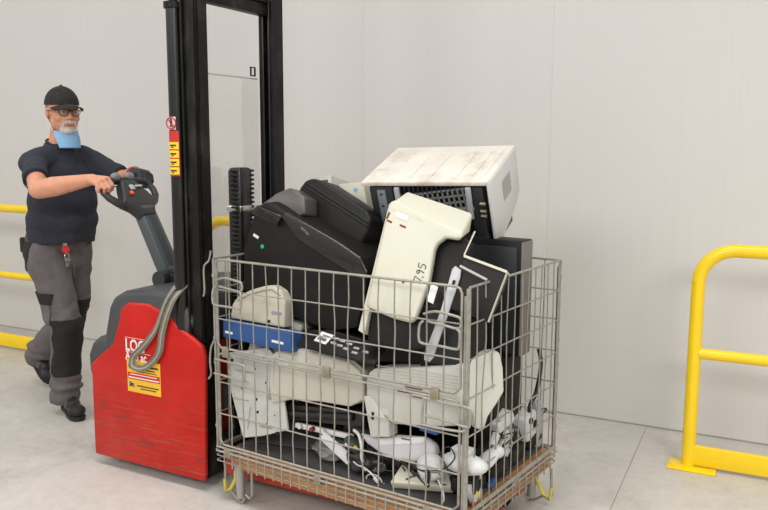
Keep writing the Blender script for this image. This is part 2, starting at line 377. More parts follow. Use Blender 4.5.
m = M(); m.tube([sgf @ V((0, .010, 0)), sgf @ V((0, -.004, 0))], .004, 6); m.ell(tuple(sgf @ V((0, .014, 0))), (.004, .004, .004), None, 8, 6); m.tube([sgf @ V((0, -.003, 0)), sgf @ V((-.006, -.016, 0))], .002, 5); m.tube([sgf @ V((0, -.003, 0)), sgf @ V((.006, -.016, 0))], .002, 5); part('sign_figure', m, BPR, CYL, True)
# carriage and chain cover behind the cage rim
m = M(); m.box((.075, .335, .42), (.04, .56, .10), bev=.004); m.box((.075, .335, .20), (.04, .56, .08), bev=.004)
for yy in (.12, .55): m.box((.07, yy, .31), (.03, .05, .34), bev=.004)
sp('fork_carriage', m, BLK)
m = M(); m.box((-.018, .30, .90), (.075, .095, .97), bev=.02, seg=3); cov = sp('chain_cover', m, mat('glossy_black_sleeve', (26, 25, 25), .25, bump=.4, bscale=60))
m = M()
for sy in (-1, 1):
    for k in range(48):
        z_ = .44+k*.0198; m.box((-.010, .30+sy*.048, z_), (.040, .012, .011), bev=.003, seg=1)
for k in range(48): m.box((.022, .338, .44+k*.0198), (.010, .014, .011), bev=.003, seg=1)
part('lift_chain', m, BLK2, cov, True, kind='stuff')
m = M(); m.box((-.018, .30, 1.205), (.082, .103, .030), bev=.006); part('clamp_band', m, CHR, cov, True, label='bright steel clamp band')
# forks
FRED = mat('red_fork_paint', (168, 52, 30), .5, dirt=(70, 50, 40), dirt_amt=.6, dscale=14)
for yy in (.06, .42):
    m = M(); xz(m, [(.06, .075), (1.20, .075), (1.26, .095), (1.26, .12), (1.20, .150), (.06, .150)], yy, yy+.17, .006); f = sp('fork', m, FRED)
    for q in (-.02, .02):
        m = M(); m.lathe([(.036, -.028), (.040, -.025), (.040, .025), (.036, .028)], X.Translation((1.12+q*2.2, yy+.085, .042)) @ X.Rotation(PI/2, 4, 'X'), 16); part('load_roller', m, BLK2, f, True)
# tiller
hb = V((-.455, .33, .84)); hd = V((-.628, .33, 1.165)); ax = (hd-hb).normalized()
tf = frame(hb, (0, -1, 0)); a_ = math.atan2(-(hd-hb).x, (hd-hb).z)
TF = X.Translation(hb) @ X.Rotation(-a_, 4, 'Y') if False else X.Translation(hb) @ X.Rotation(math.atan2((hd-hb).x, (hd-hb).z), 4, 'Y')
Lh = (hd-hb).length
m = M(); m.box((0, 0, Lh/2), (.066, .105, Lh+.04), TF, bev=.012, taper=(1, .85)); arm = sp('tiller_arm', m, TILL)
m = M(); m.box((.032, 0, Lh/2), (.005, .045, Lh-.06), TF, bev=.0015); part('tiller_groove', m, mat('dark_slate', (52, 58, 60), .5), arm, True)
m = M(); m.tube([(-.455, .23, .855), (-.455, .43, .855)], .040, 18); m.box((-.42, .33, .87), (.10, .12, .07), bev=.012); m.box((-.40, .27, .905), (.05, .03, .03), bev=.006); sp('tiller_pivot', m, HBLK)
# handle head: fan-shaped console, side loops and top grip bar (plane tilted with the arm)
HF = TF @ X.Translation((0, -.008, Lh)) @ X.Diagonal((1, .93, 1, 1)) @ X.Rotation(math.radians(-14), 4, 'Y')      # local z continues the arm, y across the truck
YZ = HF @ X(((0, 0, 1, 0), (1, 0, 0, 0), (0, 1, 0, 0), (0, 0, 0, 1)))              # polygon (y, z) extruded along x
m = M(); m.prism([(-.040, -.045), (.040, -.045), (.075, .01), (.125, .045), (.095, .075), (.070, .13), (.045, .175), (-.045, .175), (-.070, .13), (-.095, .075), (-.125, .045), (-.075, .01)], -.026, .032, YZ, .012, 3)
head = sp('tiller_head', m, HBLK)
for s in (-1, 1):
    m = M(); pts = [(0, s*.085, .035), (0, s*.125, .055), (.0, s*.160, .09), (.0, s*.172, .125), (0, s*.165, .158), (0, s*.140, .178), (0, s*.10, .187), (0, s*.05, .190), (0, 0, .190)]
    m.tube([HF @ V(p) for p in pts], [.020, .019, .017, .016, .016, .017, .018, .018, .018], 12); part('hand_grip', m, HBLK, head, True)
m = M(); m.box((.038, -.040, .085), (.014, .022, .020), HF, bev=.005); part('button', m, mat('orange_button', (240, 96, 30), .4), head, True, label='orange push button')
m = M(); m.box((.038, -.015, .118), (.010, .028, .030), HF, bev=.004); m.box((.036, .035, .125), (.010, .05, .012), HF, bev=.003); part('key_plate', m, mat('light_grey_key_plate', (176, 178, 180), .4), head, True)
for s in (-1, 1):
    m = M(); m.ell((0, 0, 0), (.020, .032, .022), HF @ X.Translation((.014, s*.045, .205))); part('thumb_wheel', m, mat('grey_rocker', (120, 122, 124), .4), head, True)

# strap hanging on the stacker
STRAP = mat('grey_webbing', (112, 109, 98), .85, noise_amt=.15, nscale=60, bump=.6, bscale=500)
def sl(u, v, z): return WM[ST] @ V((u, v, z))
stp = thing('webbing_strap', 'grey webbing strap looped over the stacker hood, hanging down its red side', 'strap', tuple(sl(-.13, -.01, .50)))
def spline(P, n=8):
    out = []
    for i in range(len(P)-1):
        p0, p1, p2, p3 = [V(P[max(0, min(len(P)-1, k))]) for k in (i-1, i, i+1, i+2)]
        for j in range(n):
            t = j/n; out.append(.5*((2*p1)+(-p0+p2)*t+(2*p0-5*p1+4*p2-p3)*t*t+(-p0+3*p1-3*p2+p3)*t**3))
    out.append(V(P[-1])); return out
loopc = [(-.085, .10, .945), (-.125, .03, .915), (-.175, -.014, .83), (-.235, -.020, .70), (-.310, -.020, .615), (-.375, -.022, .555), (-.372, -.024, .512), (-.300, -.024, .520), (-.225, -.022, .590), (-.200, -.020, .69), (-.160, -.018, .79), (-.12, -.005, .86), (-.085, .06, .92)]
pts = spline(loopc, 7)
sd = [V((.35, -.35, .15)) if i < 12 else V((math.cos(i*.11)*.6+.3, -.9+.3*math.sin(i*.2), .5)) for i in range(len(pts))]
sd = []
for i, p in enumerate(pts):
    d = (pts[min(i+1, len(pts)-1)]-pts[max(i-1, 0)]).normalized()
    q = V((0, -1, 0)).cross(d).normalized(); sd.append((WM[ST].to_3x3() @ (q*.85+V((0, -.5*math.sin(i*.13), 0)))).normalized())
m = M(); m.strip([WM[ST] @ p for p in pts], .028, sd, .004); part('webbing', m, STRAP, stp)
m = M(); m.strip([WM[ST] @ p+V((0, -.0026, 0)) for p in pts], .006, sd, .001); part('stitching', m, mat('pale_thread', (160, 156, 142), .9), stp)
m = M(); m.box(tuple(sl(-.10, .06, .93)), (.05, .05, .05), bev=.01); part('strap_knot', m, STRAP, stp)

# ------------------------------------------------ mesh cage container
CG = thing('mesh_cage', 'galvanised wire mesh cage container heaped with scrap electronics', 'cage', (-.53, .37, .0))
GAL = mat('galvanised_wire', (158, 155, 144), .5, metal=.45, noise_amt=.12, nscale=40, dirt=(110, 100, 82), dirt_amt=.5, dscale=25)
GAL2 = mat('worn_clip_steel', (150, 145, 128), .5, metal=.5, dirt=(120, 84, 50), dirt_amt=.7, dscale=60)
cL = V((-1.150, -.018, 0)); cN = V((0, 0, 0)); cR = V((.013, .765, 0)); cB = V((-1.150, .75, 0))
ZTp, ZM_, ZB = 1.028, .652, .240
def lp(a, b, t, z, off=0):
    d = (b-a).normalized(); n = V((d.y, -d.x, 0)); return a+(b-a)*t+n*off+V((0, 0, z))
def wire(name, pts, r, par, mt=None, seg=6, cl=False):
    m = M(); m.tube(pts, r, seg, closed=cl); return part(name, m, mt or GAL, par)
def panel(name, a, b, z0, z1, nv, rows, label=None, gate=True, bend=.004, rim=.0048):
    """upright wires between z0 and z1, cross wires at rows, round rim; each wire is a sub-part"""
    rc = .022
    fr = []
    L = (b-a).length; c = rc/L
    if gate:
        ps = [lp(a, b, c, z0), lp(a, b, 0, z0+rc), lp(a, b, 0, z1-rc), lp(a, b, c*.3, z1-rc*.3), lp(a, b, c, z1), lp(a, b, 1-c, z1), lp(a, b, 1-c*.3, z1-rc*.3), lp(a, b, 1, z1-rc), lp(a, b, 1, z0+rc), lp(a, b, 1-c, z0)]
        m = M(); m.tube(ps, rim, 8, closed=True)
    else:
        m = M(); m.tube([lp(a, b, 0, z1), lp(a, b, 1, z1)], rim, 8); m.tube([lp(a, b, 0, z0), lp(a, b, 1, z0)], rim, 8)
        m.tube([lp(a, b, 0, z0), lp(a, b, 0, z1)], rim, 8); m.tube([lp(a, b, 1, z0), lp(a, b, 1, z1)], rim, 8)
    p = part(name, m, GAL, CG, label=label)
    for k in range(1, nv):
        t = k/nv; bx = [0, 0, 0, 0]
        n = 5; pts = [lp(a, b, t+(random.uniform(-bend, bend) if 0 < j < n-1 else 0)/L, z0+(z1-z0)*j/(n-1), -.003+(random.uniform(-bend, bend)*.5 if 0 < j < n-1 else 0)) for j in range(n)]
        wire('wire', pts, .0027, p)
    for z in rows:
        n = 6; wire('wire', [lp(a, b, j/(n-1), z+(random.uniform(-.002, .002) if 0 < j < n-1 else 0), .0025) for j in range(n)], .0030, p)
    return p
e = .012; dA = (cN-cL).normalized()
fT = panel('front_gate', cL+dA*e, cN-dA*.022, ZM_+.012, ZTp, 17, (.905, .785), 'upper half of the front mesh, with latch handles')
fB = panel('front_panel', cL+dA*e, cN-dA*.022, ZB+.012, ZM_-.012, 17, (.52, .385))
dR = (cR-cN).normalized()
sd_ = panel('side_panel', cN+V((.004, .004, 0)), cR, ZB+.005, ZTp, 13, (.905, .785, .652, .52, .385), gate=False, bend=.008)
bk = panel('back_panel', cB, cR, ZB, ZTp, 17, (.905, .785, .652, .52, .385), gate=False)
ls = panel('side_panel', cL, cB, ZB, ZTp, 11, (.905, .785, .652, .52, .385), gate=False)
for k, c in enumerate((cL, cN, cR, cB)):
    s1 = V((.018 if c.x < -.5 else -.012, 0, 0)); 
    m = M(); m.tube([c+V((0, 0, .235)), c+V((0, 0, ZTp-.004))], .0055, 8); m.tube([c+s1*.8+V((0, .003, .235)), c+s1*.8+V((0, .003, ZTp-.03))], .0050, 8)
    m.tube([c+V((0, .014 if c.y < .4 else -.014, .235)), c+V((0, .014 if c.y < .4 else -.014, ZTp-.02))], .0045, 8)
    for z in (.33, .60, .70, .96):
        m.tube([c+V((0, 0, z-.006)), c+V((0, 0, z+.006))], .0085, 8)
    part('corner_post', m, GAL, CG)
# base rim: double rail, mesh hem with stub ends
m = M()
for a, b in ((cL, cN), (cN, cR), (cR, cB), (cB, cL)):
    for z, r, o in ((.240, .0045, .006), (.224, .0045, .010), (.203, .0028, .006), (.180, .0028, .006)): m.tube([lp(a, b, 0, z, o), lp(a, b, 1, z, o)], r, 8)
base = part('base_rim', m, GAL, CG)
for a, b, n in ((cL, cN, 26), (cN, cR, 13), (cB, cR, 26)):
    for k in range(1, n):
        t = k/n; s_ = -1 if a is cB else 1
        wire('stub_wire', [lp(a, b, t, .236, .010*s_), lp(a, b, t, .164+random.uniform(-.003, .003), .010*s_)], .0030, base)
# clips joining gate and panels
def clip(a, b, t, z, h=.045, w=.034):
    fr = frame(lp(a, b, t, z, .004), V((( b-a).y, -(b-a).x, 0)))
    m = M(); m.box((0, 0, .004), (w, h, .012), fr, bev=.004); c_ = part('hinge_clip', m, GAL2, CG)
    m = M(); m.box((0, 0, .0105), (w*.45, h*.6, .004), fr, bev=.0015); part('clip_tongue', m, mat('rusty_tongue', (132, 120, 92), .7), c_)
for t in (.055, .50, .90): clip(cL, cN, t, ZM_)
for t in (.055, .46, .88): clip(cL, cN, t, .224, .040)
for t in (.5,): clip(cN, cR, t, .224, .036)
# latch handles (bent rod loops) on the gates
def rod(pts, fr, r=.0046, name='latch_handle', cl=False):
    m = M(); m.tube([fr @ V(p) for p in spline(pts, 5)], r, 7); return part(name, m, GAL, CG)
fn = V((dA.y, -dA.x, 0))
for t, z in ((.085, .905), (.955-.03, .885)):
    fr = frame(lp(cL, cN, t, z, .008), fn); s_ = 1 if t < .5 else -1
    rod([(-.075, .038, 0), (-.035, .052, .004), (.0, .052, .006), (.05, .046, .006), (.066, .040, .006), (.070, .022, .006), (.058, .006, .006), (.01, .010, .006), (-.06, .015, .0)], fr)
    rod([(-.075, .015, .002), (-.085, .0, .010), (-.085, -.045, .014), (-.070, -.060, .014), (0, -.060, .014), (.055, -.062, .014), (.068, -.050, .014), (.068, -.005, .012), (.055, .003, .006)], fr)
for t, z in ((.075, .585), (.945, .60)):
    fr = frame(lp(cL, cN, t, z, .008), fn)
    rod([(-.085, .030, 0), (0, .030, .006), (.075, .030, .008), (.088, .020, .010), (.088, -.025, .012), (.075, -.035, .012), (0, -.030, .010), (-.085, -.030, .004)], fr)
    if t > .5: rod([(-.085, .030, 0), (-.093, .025, .004), (-.093, -.05, .012), (-.08, -.06, .014), (.05, -.055, .012), (.07, -.045, .006)], fr)
rod([(-.018, .10, 0), (-.03, .06, .0), (-.055, .03, .004), (-.055, -.06, .004), (-.062, -.09, .004)], frame(lp(cL, cN, .01, .96, .006), fn), .004, 'locking_rod')
rod([(-.005, .10, 0), (-.03, .06, .0), (-.035, .0, .004), (-.03, -.05, .004), (-.045, -.075, .004)], frame(lp(cL, cN, .01, .60, .006), fn), .004, 'locking_rod')
# feet
YTP = mat('yellow_foot_paint', (206, 186, 60), .5, dirt=(130, 122, 96), dirt_amt=.7, dscale=40)
PLST = mat('grey_foot_tube', (160, 158, 150), .5, metal=.3)
for c, sx, sy in ((cL+V((.06, .03, 0)), 1, 1), (cN+V((-.06, .03, 0)), -1, 1), (cR+V((-.04, -.05, 0)), -1, -1), (cB+V((.06, -.05, 0)), 1, -1)):
    m = M(); m.tube([c+V((.035*sx, 0, .025)), c+V((.030*sx, 0, .165))], [.017, .021], 12); ft = part('foot', m, PLST, CG)
    m = M(); m.tube([c+V((-.05*sx, 0, .165)), c+V((-.055*sx, 0, .05)), c+V((-.045*sx, 0, .03)), c+V((-.02*sx, 0, .040)), c+V((.02*sx, 0, .012)), c+V((.045*sx, 0, .006)), c+V((.058*sx, 0, .03))], .006, 7)
    m.tube([c+V((.10*sx, 0, .165)), c+V((.10*sx, 0, .05)), c+V((.085*sx, 0, .035)), c+V((.065*sx, 0, .045))], .006, 7); part('foot_wire', m, GAL, ft)
    m = M(); m.tube([c+V((-.055*sx, -.002, .085)), c+V((-.05*sx, -.002, .035)), c+V((-.02*sx, -.004, .05)), c+V((.01*sx, -.004, .10)), c+V((.012*sx, -.004, .14))], .0075, 7); part('foot_hook', m, YTP, ft)
# wooden base boards
WOOD = mat('orange_pine_board', (172, 122, 74), .6, noise_amt=.25, nscale=7, stretch=(1, 14, 14), dirt=(96, 62, 40), dirt_amt=.5, dscale=12)
wb = thing('wooden_base', 'orange-brown plywood and board base laid in the bottom of the cage', 'pallet', (-.53, .37, .135))
for k in range(6):
    y0 = .005+k*.125; m = M(); m.box((-.549, y0+.06, .225), (1.09, .118, .018), bev=.003, seg=1); part('board', m, WOOD, wb)
for y0 in (.025, .37, .735):
    m = M(); m.box((-.549, y0, .184), (1.09, .05 if y0 != .37 else .09, .062), bev=.003, seg=1); part('bearer', m, WOOD, wb)
for x_ in (-.018, -1.08):
    m = M(); m.box((x_, .38, .184), (.03, .64, .060), bev=.003, seg=1); part('end_board', m, WOOD, wb)
G = {
'ink_body': ((-1.114, 0.115, 1.044), (0.0499, -0.9988, 0.0), [(0.0636, 0.1646), (0.0906, 0.1944), (0.1273, 0.2121), (0.1732, 0.198), (0.2972, 0.1405), (0.4868, 0.0664), (0.5822, 0.0161), (0.6135, -0.0308), (0.6046, -0.1003), (0.564, -0.252), (0.4379, -0.2838), (0.097, -0.2137), (-0.004, -0.1609), (0.0006, 0.0079)]),
'ink_ridge': ((-1.109, 0.11, 1.044), (0.0499, -0.9988, 0.0), [(0.2074, 0.1602), (0.2378, 0.1776), (0.4857, 0.0749), (0.5853, 0.0249), (0.6165, -0.0294), (0.6032, -0.0648), (0.5311, -0.0368), (0.2955, 0.07)]),
'ink_panel': ((-1.104, 0.105, 1.045), (0.0499, -0.9988, 0.0), [(0.0525, 0.1643), (0.0848, 0.1982), (0.2119, 0.1601), (0.1809, 0.1185)]),
'ink_lid': ((-0.935, 0.27, 1.196), (0.049, -0.9794, 0.1959), [(-0.0505, -0.0113), (-0.0238, 0.0616), (-0.0202, 0.1122), (0.0063, 0.1465), (0.0461, 0.156), (0.0932, 0.1448), (0.3206, 0.0356), (0.3482, 0.0012), (0.3407, -0.0506), (0.3106, -0.1081), (0.2756, -0.1306), (0.2164, -0.1188)]),
'beige_dev': ((-1.127, 0.045, 0.775), (0.0792, -0.9898, 0.1188), [(-0.0001, 0.0002), (0.0064, 0.059), (0.0355, 0.0949), (0.0958, 0.1253), (0.1656, 0.148), (0.2051, 0.1556), (0.2511, 0.1359), (0.2737, 0.0943), (0.2761, -0.0089)]),
'blue_box': ((-1.142, 0.018, 0.728), (0.0792, -0.9898, 0.1188), [(-0.0028, 0.045), (0.3427, 0.0286), (0.3483, -0.0493), (0.0024, -0.029)]),
'black_tray': ((-0.671, 0.13, 0.73), (0.0497, -0.9938, 0.0994), [(-0.1654, -0.0215), (-0.148, 0.0212), (-0.0029, 0.0393), (0.1919, 0.0179), (0.5842, -0.0011), (0.5859, -0.0258), (0.4833, -0.0304), (0.1877, -0.0552), (-0.1619, -0.0777)]),
'cream_face': ((-0.329, 0.1, 1.079), (0.1402, -0.9345, 0.3271), [(-0.0727, 0.2082), (-0.0505, 0.2203), (0.1561, 0.1365), (0.2192, 0.1109), (0.2116, 0.0854), (0.1627, 0.0898), (0.1359, 0.0667), (0.1278, 0.0446), (0.1251, -0.0666), (0.1044, -0.157), (0.0925, -0.204), (0.0759, -0.2198), (0.0012, -0.2095), (-0.1025, -0.1797)]),
'cream_lid_edge': ((-0.336, 0.11, 1.077), (0.1402, -0.9345, 0.3271), [(-0.0806, 0.209), (-0.0605, 0.2098), (-0.1023, -0.2784), (-0.1285, -0.2667)]),
'cream_black': ((-0.345, 0.125, 1.075), (0.1402, -0.9345, 0.3271), [(-0.0636, 0.199), (0.135, 0.1365), (0.2386, 0.0946), (0.2355, 0.0084), (0.21, -0.1283), (0.1955, -0.287), (0.0494, -0.3212), (-0.088, -0.3009), (-0.1039, -0.1562)]),
'silver_bar': ((-0.133, 0.05, 0.895), (0.1905, -0.9524, 0.2381), [(0.0267, 0.1766), (0.0365, 0.1876), (0.059, 0.1753), (0.0579, 0.1478), (0.0216, 0.0014), (-0.0125, -0.1313), (-0.0255, -0.1463), (-0.044, -0.1415), (-0.0457, -0.1246), (-0.0023, 0.0267)]),
'paper': ((-0.133, 0.05, 0.895), (0.1905, -0.9524, 0.2381), [(-0.0442, 0.1234), (-0.0176, 0.1115), (-0.03, 0.0519), (-0.0527, 0.0604)]),
'edge_box': ((-0.019, 0.12, 1.0), (0.3179, -0.9082, 0.2724), [(-0.0613, 0.1143), (0.0879, 0.0657), (0.0335, -0.1062), (-0.1087, -0.067)]),
'edge_bar': ((-0.014, 0.11, 1.002), (0.3179, -0.9082, 0.2724), [(-0.0725, 0.079), (-0.0695, 0.086), (0.0213, 0.0489), (0.0221, 0.0354), (0.0153, 0.035)]),
'las_side': ((-0.151, 0.42, 1.343), (0.9917, -0.119, -0.0496), [(-0.0017, 0.0073), (0.1783, 0.1369), (0.2476, -0.1612), (0.2209, -0.1874), (0.1121, -0.2536), (0.0585, -0.2172)]),
'las_front': ((-0.151, 0.42, 1.343), (-0.1289, -0.9917, 0.0), [(-0.6273, -0.0229), (-0.0005, -0.0002), (0.0374, -0.2455), (-0.5576, -0.3)]),
'tall': ((-0.028, 0.5, 1.133), (0.995, -0.0995, 0.0), [(-0.03, 0.0178), (0.0297, 0.0203), (0.0687, -0.6423), (0.0056, -0.6263)]),
'beige_box': ((-0.861, 0.52, 1.247), (0.099, -0.9901, 0.099), [(-0.0604, 0.068), (0.0602, 0.0799), (0.1408, -0.2086), (0.0119, -0.2172)]),
'grey_box': ((-1.107, 0.62, 1.323), (0.099, -0.9901, 0.099), [(-0.039, 0.004), (0.0584, 0.0201), (0.0733, -0.0526), (-0.0252, -0.0465)]),
'chassis': ((-1.036, 0.06, 0.523), (0.1156, -0.9636, 0.2409), [(-0.1388, 0.0942), (0.0685, 0.1443), (0.108, 0.1124), (0.1771, -0.0557), (0.2132, -0.1694), (0.0935, -0.2134), (0.002, -0.237), (-0.0874, -0.062)]),
'cream_cover': ((-0.78, 0.075, 0.584), (0.0792, -0.9898, 0.1188), [(-0.1565, 0.0546), (-0.1135, 0.0847), (-0.0212, 0.1008), (0.1118, 0.0987), (0.2222, 0.0866), (0.2737, 0.0518), (0.2952, -0.0021), (0.2987, -0.051), (0.2347, -0.0883), (0.102, -0.0908), (-0.0406, -0.1061), (-0.1327, -0.1374), (-0.1476, -0.0704)]),
'roller_unit': ((-0.803, 0.1, 0.408), (0.0792, -0.9898, 0.1188), [(-0.0716, 0.0288), (0.2823, 0.0603), (0.2867, -0.0011), (-0.0672, -0.032)]),
'white_main': ((-0.222, 0.07, 0.626), (0.0497, -0.9938, 0.0994), [(-0.2267, -0.0004), (-0.2157, 0.0312), (-0.1908, 0.0498), (-0.0051, 0.0813), (0.1533, 0.112), (0.1674, -0.0984), (0.0485, -0.1244), (-0.1059, -0.1427), (-0.2229, -0.0596)]),
'white_foot': ((-0.219, 0.065, 0.627), (0.0497, -0.9938, 0.0994), [(-0.2311, -0.0601), (-0.2009, -0.055), (-0.1182, -0.1439), (-0.1109, -0.1903), (-0.1912, -0.2061)]),
'white_side': ((-0.056, 0.075, 0.654), (0.8729, -0.4801, 0.0873), [(-0.0015, 0.0839), (0.0356, 0.0967), (0.0942, 0.1177), (0.1449, 0.1223), (0.1658, 0.1093), (0.1768, 0.0545), (0.1784, -0.0315), (0.1516, -0.0635), (0.1076, -0.1103), (0.0893, -0.1536), (0.0602, -0.1489), (0.0457, -0.0866), (-0.0087, -0.1202)]),
'router': ((-0.298, 0.06, 0.389), (0.0891, -0.8909, 0.4454), [(-0.1848, 0.0331), (-0.0903, 0.0311), (-0.0209, 0.0544), (0.0897, 0.0666), (0.1292, 0.0486), (0.1411, 0.0118), (0.0935, -0.0219), (0.0013, -0.0394), (-0.0764, -0.0251), (-0.1418, -0.0003)]),
'cream_flat': ((-0.212, 0.06, 0.296), (0.0854, -0.5126, 0.8544), [(-0.0889, 0.0616), (0.0779, 0.0787), (0.1229, -0.0034), (-0.1054, -0.0318)]),
'stick': ((-0.603, 0.07, 0.336), (0.1761, -0.8805, 0.4402), [(-0.0526, 0.0428), (-0.0774, 0.016), (0.0647, -0.0654), (0.0962, -0.0343)]),
'ink_top': ((-1.128, 0.13, 1.041), (0.049, -0.9794, 0.1959), [(0.0434, 0.1867), (0.0718, 0.2129), (0.1295, 0.2525), (0.1981, 0.2794), (0.2789, 0.2417), (0.2881, 0.1736), (0.2063, 0.1451)]),
'ct_f': [(-0.4047, 0.1471, 1.2766), (-0.1089, 0.1595, 1.1852), (-0.1115, 0.1508, 1.1614), (-0.4057, 0.1357, 1.2445)],
'ct_b': [(-0.4139, 0.2765, 1.3138), (-0.1413, 0.2928, 1.2436), (-0.1391, 0.2685, 1.1733), (-0.4225, 0.2557, 1.2581)],
}
# ------------------------------------------------ scrap electronics in the cage
BLKP = mat('matt_black_plastic', (19, 17, 16), .48, spec=.3, noise_amt=.12, nscale=6, bump=.25, bscale=600, dirt=(42, 37, 34), dirt_amt=.25, dscale=9)
GLOS = mat('dark_brown_gloss_plastic', (30, 24, 21), .26, noise_amt=.1, nscale=5, coat=.25)
CRM = mat('aged_cream_plastic', (199, 196, 178), .45, noise_amt=.03, nscale=5, dirt=(186, 172, 134), dirt_amt=.35, dscale=5)
WHP = mat('off_white_plastic', (190, 187, 178), .45, noise_amt=.04, nscale=7, dirt=(170, 160, 140), dirt_amt=.35, dscale=7)
WHT2 = mat('clean_white_plastic', (200, 200, 198), .35)
BEI = mat('beige_plastic', (184, 178, 160), .5, noise_amt=.05, nscale=8, dirt=(150, 140, 118), dirt_amt=.4, dscale=12)
BLUE = mat('blue_plastic', (38, 78, 136), .45, noise_amt=.05, nscale=10)
DKG = mat('dark_blue_grey_plastic', (32, 34, 37), .5, noise_amt=.1, nscale=5)
MTL = mat('pale_sheet_metal', (188, 187, 180), .45, metal=.15, noise_amt=.08, nscale=9, dirt=(120, 122, 120), dirt_amt=.5, dscale=8)
SLV = mat('brushed_silver_plastic', (172, 173, 172), .4, metal=.2)
PAP = mat('white_label_paper', (222, 222, 220), .7)
LGT = mat('top_soiled_white', (214, 207, 196), .55, noise_amt=.08, nscale=6, dirt=(150, 130, 106), dirt_amt=.85, dscale=4.5)
HOLE = mat('dark_hole', (18, 18, 18), .8)
GRN = mat('green_sticker', (30, 170, 110), .5)
def fr(k): return frame(G[k][0], G[k][1])
def pr(name, k, z0, z1, mt, par, bev=.004, seg=3, label=None):
    m = M(); m.prism(G[k][2], z0, z1, fr(k), bev, seg); return part(name, m, mt, par, label=label)
def inf(k, px_uv, d, name, mt, par, F_=None, bev=.001, label=None, seg=1):
    """a small box in the plane of face k: px_uv = (u, v, w, h, roll)"""
    u, v, w, h = px_uv[:4]; ro = px_uv[4] if len(px_uv) > 4 else 0
    m = M(); m.box((0, 0, (d[0]+d[1])/2), (w, h, d[1]-d[0]), (F_ or fr(k)) @ X.Translation((u, v, 0)) @ X.Rotation(ro, 4, 'Z'), bev=bev, seg=seg)
    return part(name, m, mt, par, label=label)
def dev(name, label, cat, k=None, loc=None):
    return thing(name, label, cat, loc or G[k][0])
def uv(k, i): return G[k][2][i]
def mid(*p): return (sum(a[0] for a in p)/len(p), sum(a[1] for a in p)/len(p))

# big soiled white laser printer on top (own frame: x right, y back, z up, origin front top right)
lx = V((.987, .157, .026)).normalized(); ly = V((-.150, .926, .344)); ly = (ly-lx*ly.dot(lx)).normalized(); lz = lx.cross(ly)
LO = V((-.141, .40, 1.350)); LF = X(((lx.x, ly.x, lz.x, LO.x), (lx.y, ly.y, lz.y, LO.y), (lx.z, ly.z, lz.z, LO.z), (0, 0, 0, 1)))
lp_ = dev('laser_printer', 'large soiled white laser printer with open dark front on top of the heap', 'printer', loc=tuple(LF @ V((-.25, .2, -.24))))
m = M(); m.box((-.262, .197, -.007), (.528, .395, .018), LF, bev=.005); top = part('top_cover', m, LGT, lp_)
for u, v, w, d in ((-.14, .19, .012, .27), (-.075, .19, .012, .27), (-.33, .15, .012, .22), (-.245, .19, .010, .27), (-.20, .30, .24, .010), (-.035, .2, .016, .30)):
    m = M(); m.box((u, v, .0025), (w, d, .006), LF, bev=.002, seg=1); part('top_rib', m, LGT, top)
m = M(); m.box((-.40, .2, .0), (.13, .16, .006), LF, bev=.002, seg=1); part('output_tray', m, LGT, top)
m = M(); m.prism([(.0, 0), (.385, 0), (.385, -.185), (.33, -.225), (.07, -.285), (.015, -.27)], 0, .012, LF @ X(((0, 0, 1, -.006), (1, 0, 0, 0), (0, 1, 0, -.004), (0, 0, 0, 1))), .004, 2)
side = part('side_cover', m, WHT2, lp_)  # whiter than the left cover: light from the right put into the colour
m = M(); m.box((.0045, .215, -.105), (.003, .115, .085), LF); gr = part('vent_grille', m, mat('grille_grey', (150, 148, 142), .6), side)
for k in range(9):
    m = M(); m.box((.0065, .215, -.068-k*.0092), (.002, .108, .0035), LF); part('grille_slat', m, WHP, gr)
m = M(); m.box((.0045, .21, -.028), (.002, .20, .010), LF, bev=.001, seg=1); part('handle_recess', m, mat('grille_grey', (150, 148, 142), .6), side)
m = M(); m.box((-.255, .21, -.135), (.495, .34, .215), LF, bev=.004); core = part('inner_chassis', m, mat('deep_black', (22, 22, 23), .6), lp_)
m = M(); m.box((-.49, .205, -.125), (.02, .37, .23), LF, bev=.004); part('side_cover', m, WHP, lp_)
m = M(); m.box((-.445, .018, -.135), (.10, .022, .225), LF, bev=.004)
m.box((-.255, .018, -.236), (.47, .022, .022), LF, bev=.003); m.box((-.05, .018, -.13), (.05, .022, .21), LF, bev=.003); part('front_frame', m, mat('near_black_frame', (38, 39, 42), .5), lp_)
m = M(); m.box((-.442, .004, -.125), (.036, .012, .185), LF @ X.Rotation(0, 4, 'Z'), bev=.003); sp2 = part('side_plate', m, mat('bluish_grey_plate', (122, 130, 136), .45, metal=.3), lp_)
m_ = M(); m_.box((-.25, .16, -.272), (.48, .28, .05), LF, bev=.005); part('base_unit', m_, mat('near_black_frame', (38, 39, 42), .5), lp_)
for zz in (-.05, -.10, -.16, -.205):
    m = M(); m.lathe([(.005, -.002), (.005, .001)], LF @ X.Translation((-.442, -.003, zz)) @ X.Rotation(PI/2, 4, 'X'), 10); part('screw', m, HOLE, sp2)
gp = LF @ X.Translation((-.225, .006, -.075)) @ X.Rotation(-.12, 4, 'Y')
m = M(); 
for r_ in range(4):
    m.box((0, 0, .032-r_*.026), (.30, .006, .007), gp)
for c_ in range(15): m.box((-.147+c_*.021, 0, -.005), (.006, .006, .080), gp)
m.box((0, 0, -.052), (.31, .008, .014), gp, bev=.002); part('fuser_grate', m, mat('mid_grey_grate', (120, 122, 122), .5), lp_, kind='stuff')
m = M()
for c_ in range(16): m.box((-.36+c_*.019, .012, -.030), (.004, .02, .035), LF)
part('guide_fins', m, mat('near_black_frame', (38, 39, 42), .5), lp_, kind='stuff')
for u in (-.372, -.078):
    m = M(); m.box((u, -.002, -.085), (.022, .012, .13), LF @ X.Rotation(0, 4, 'Y'), bev=.003); part('hinge_arm', m, SLV, lp_)
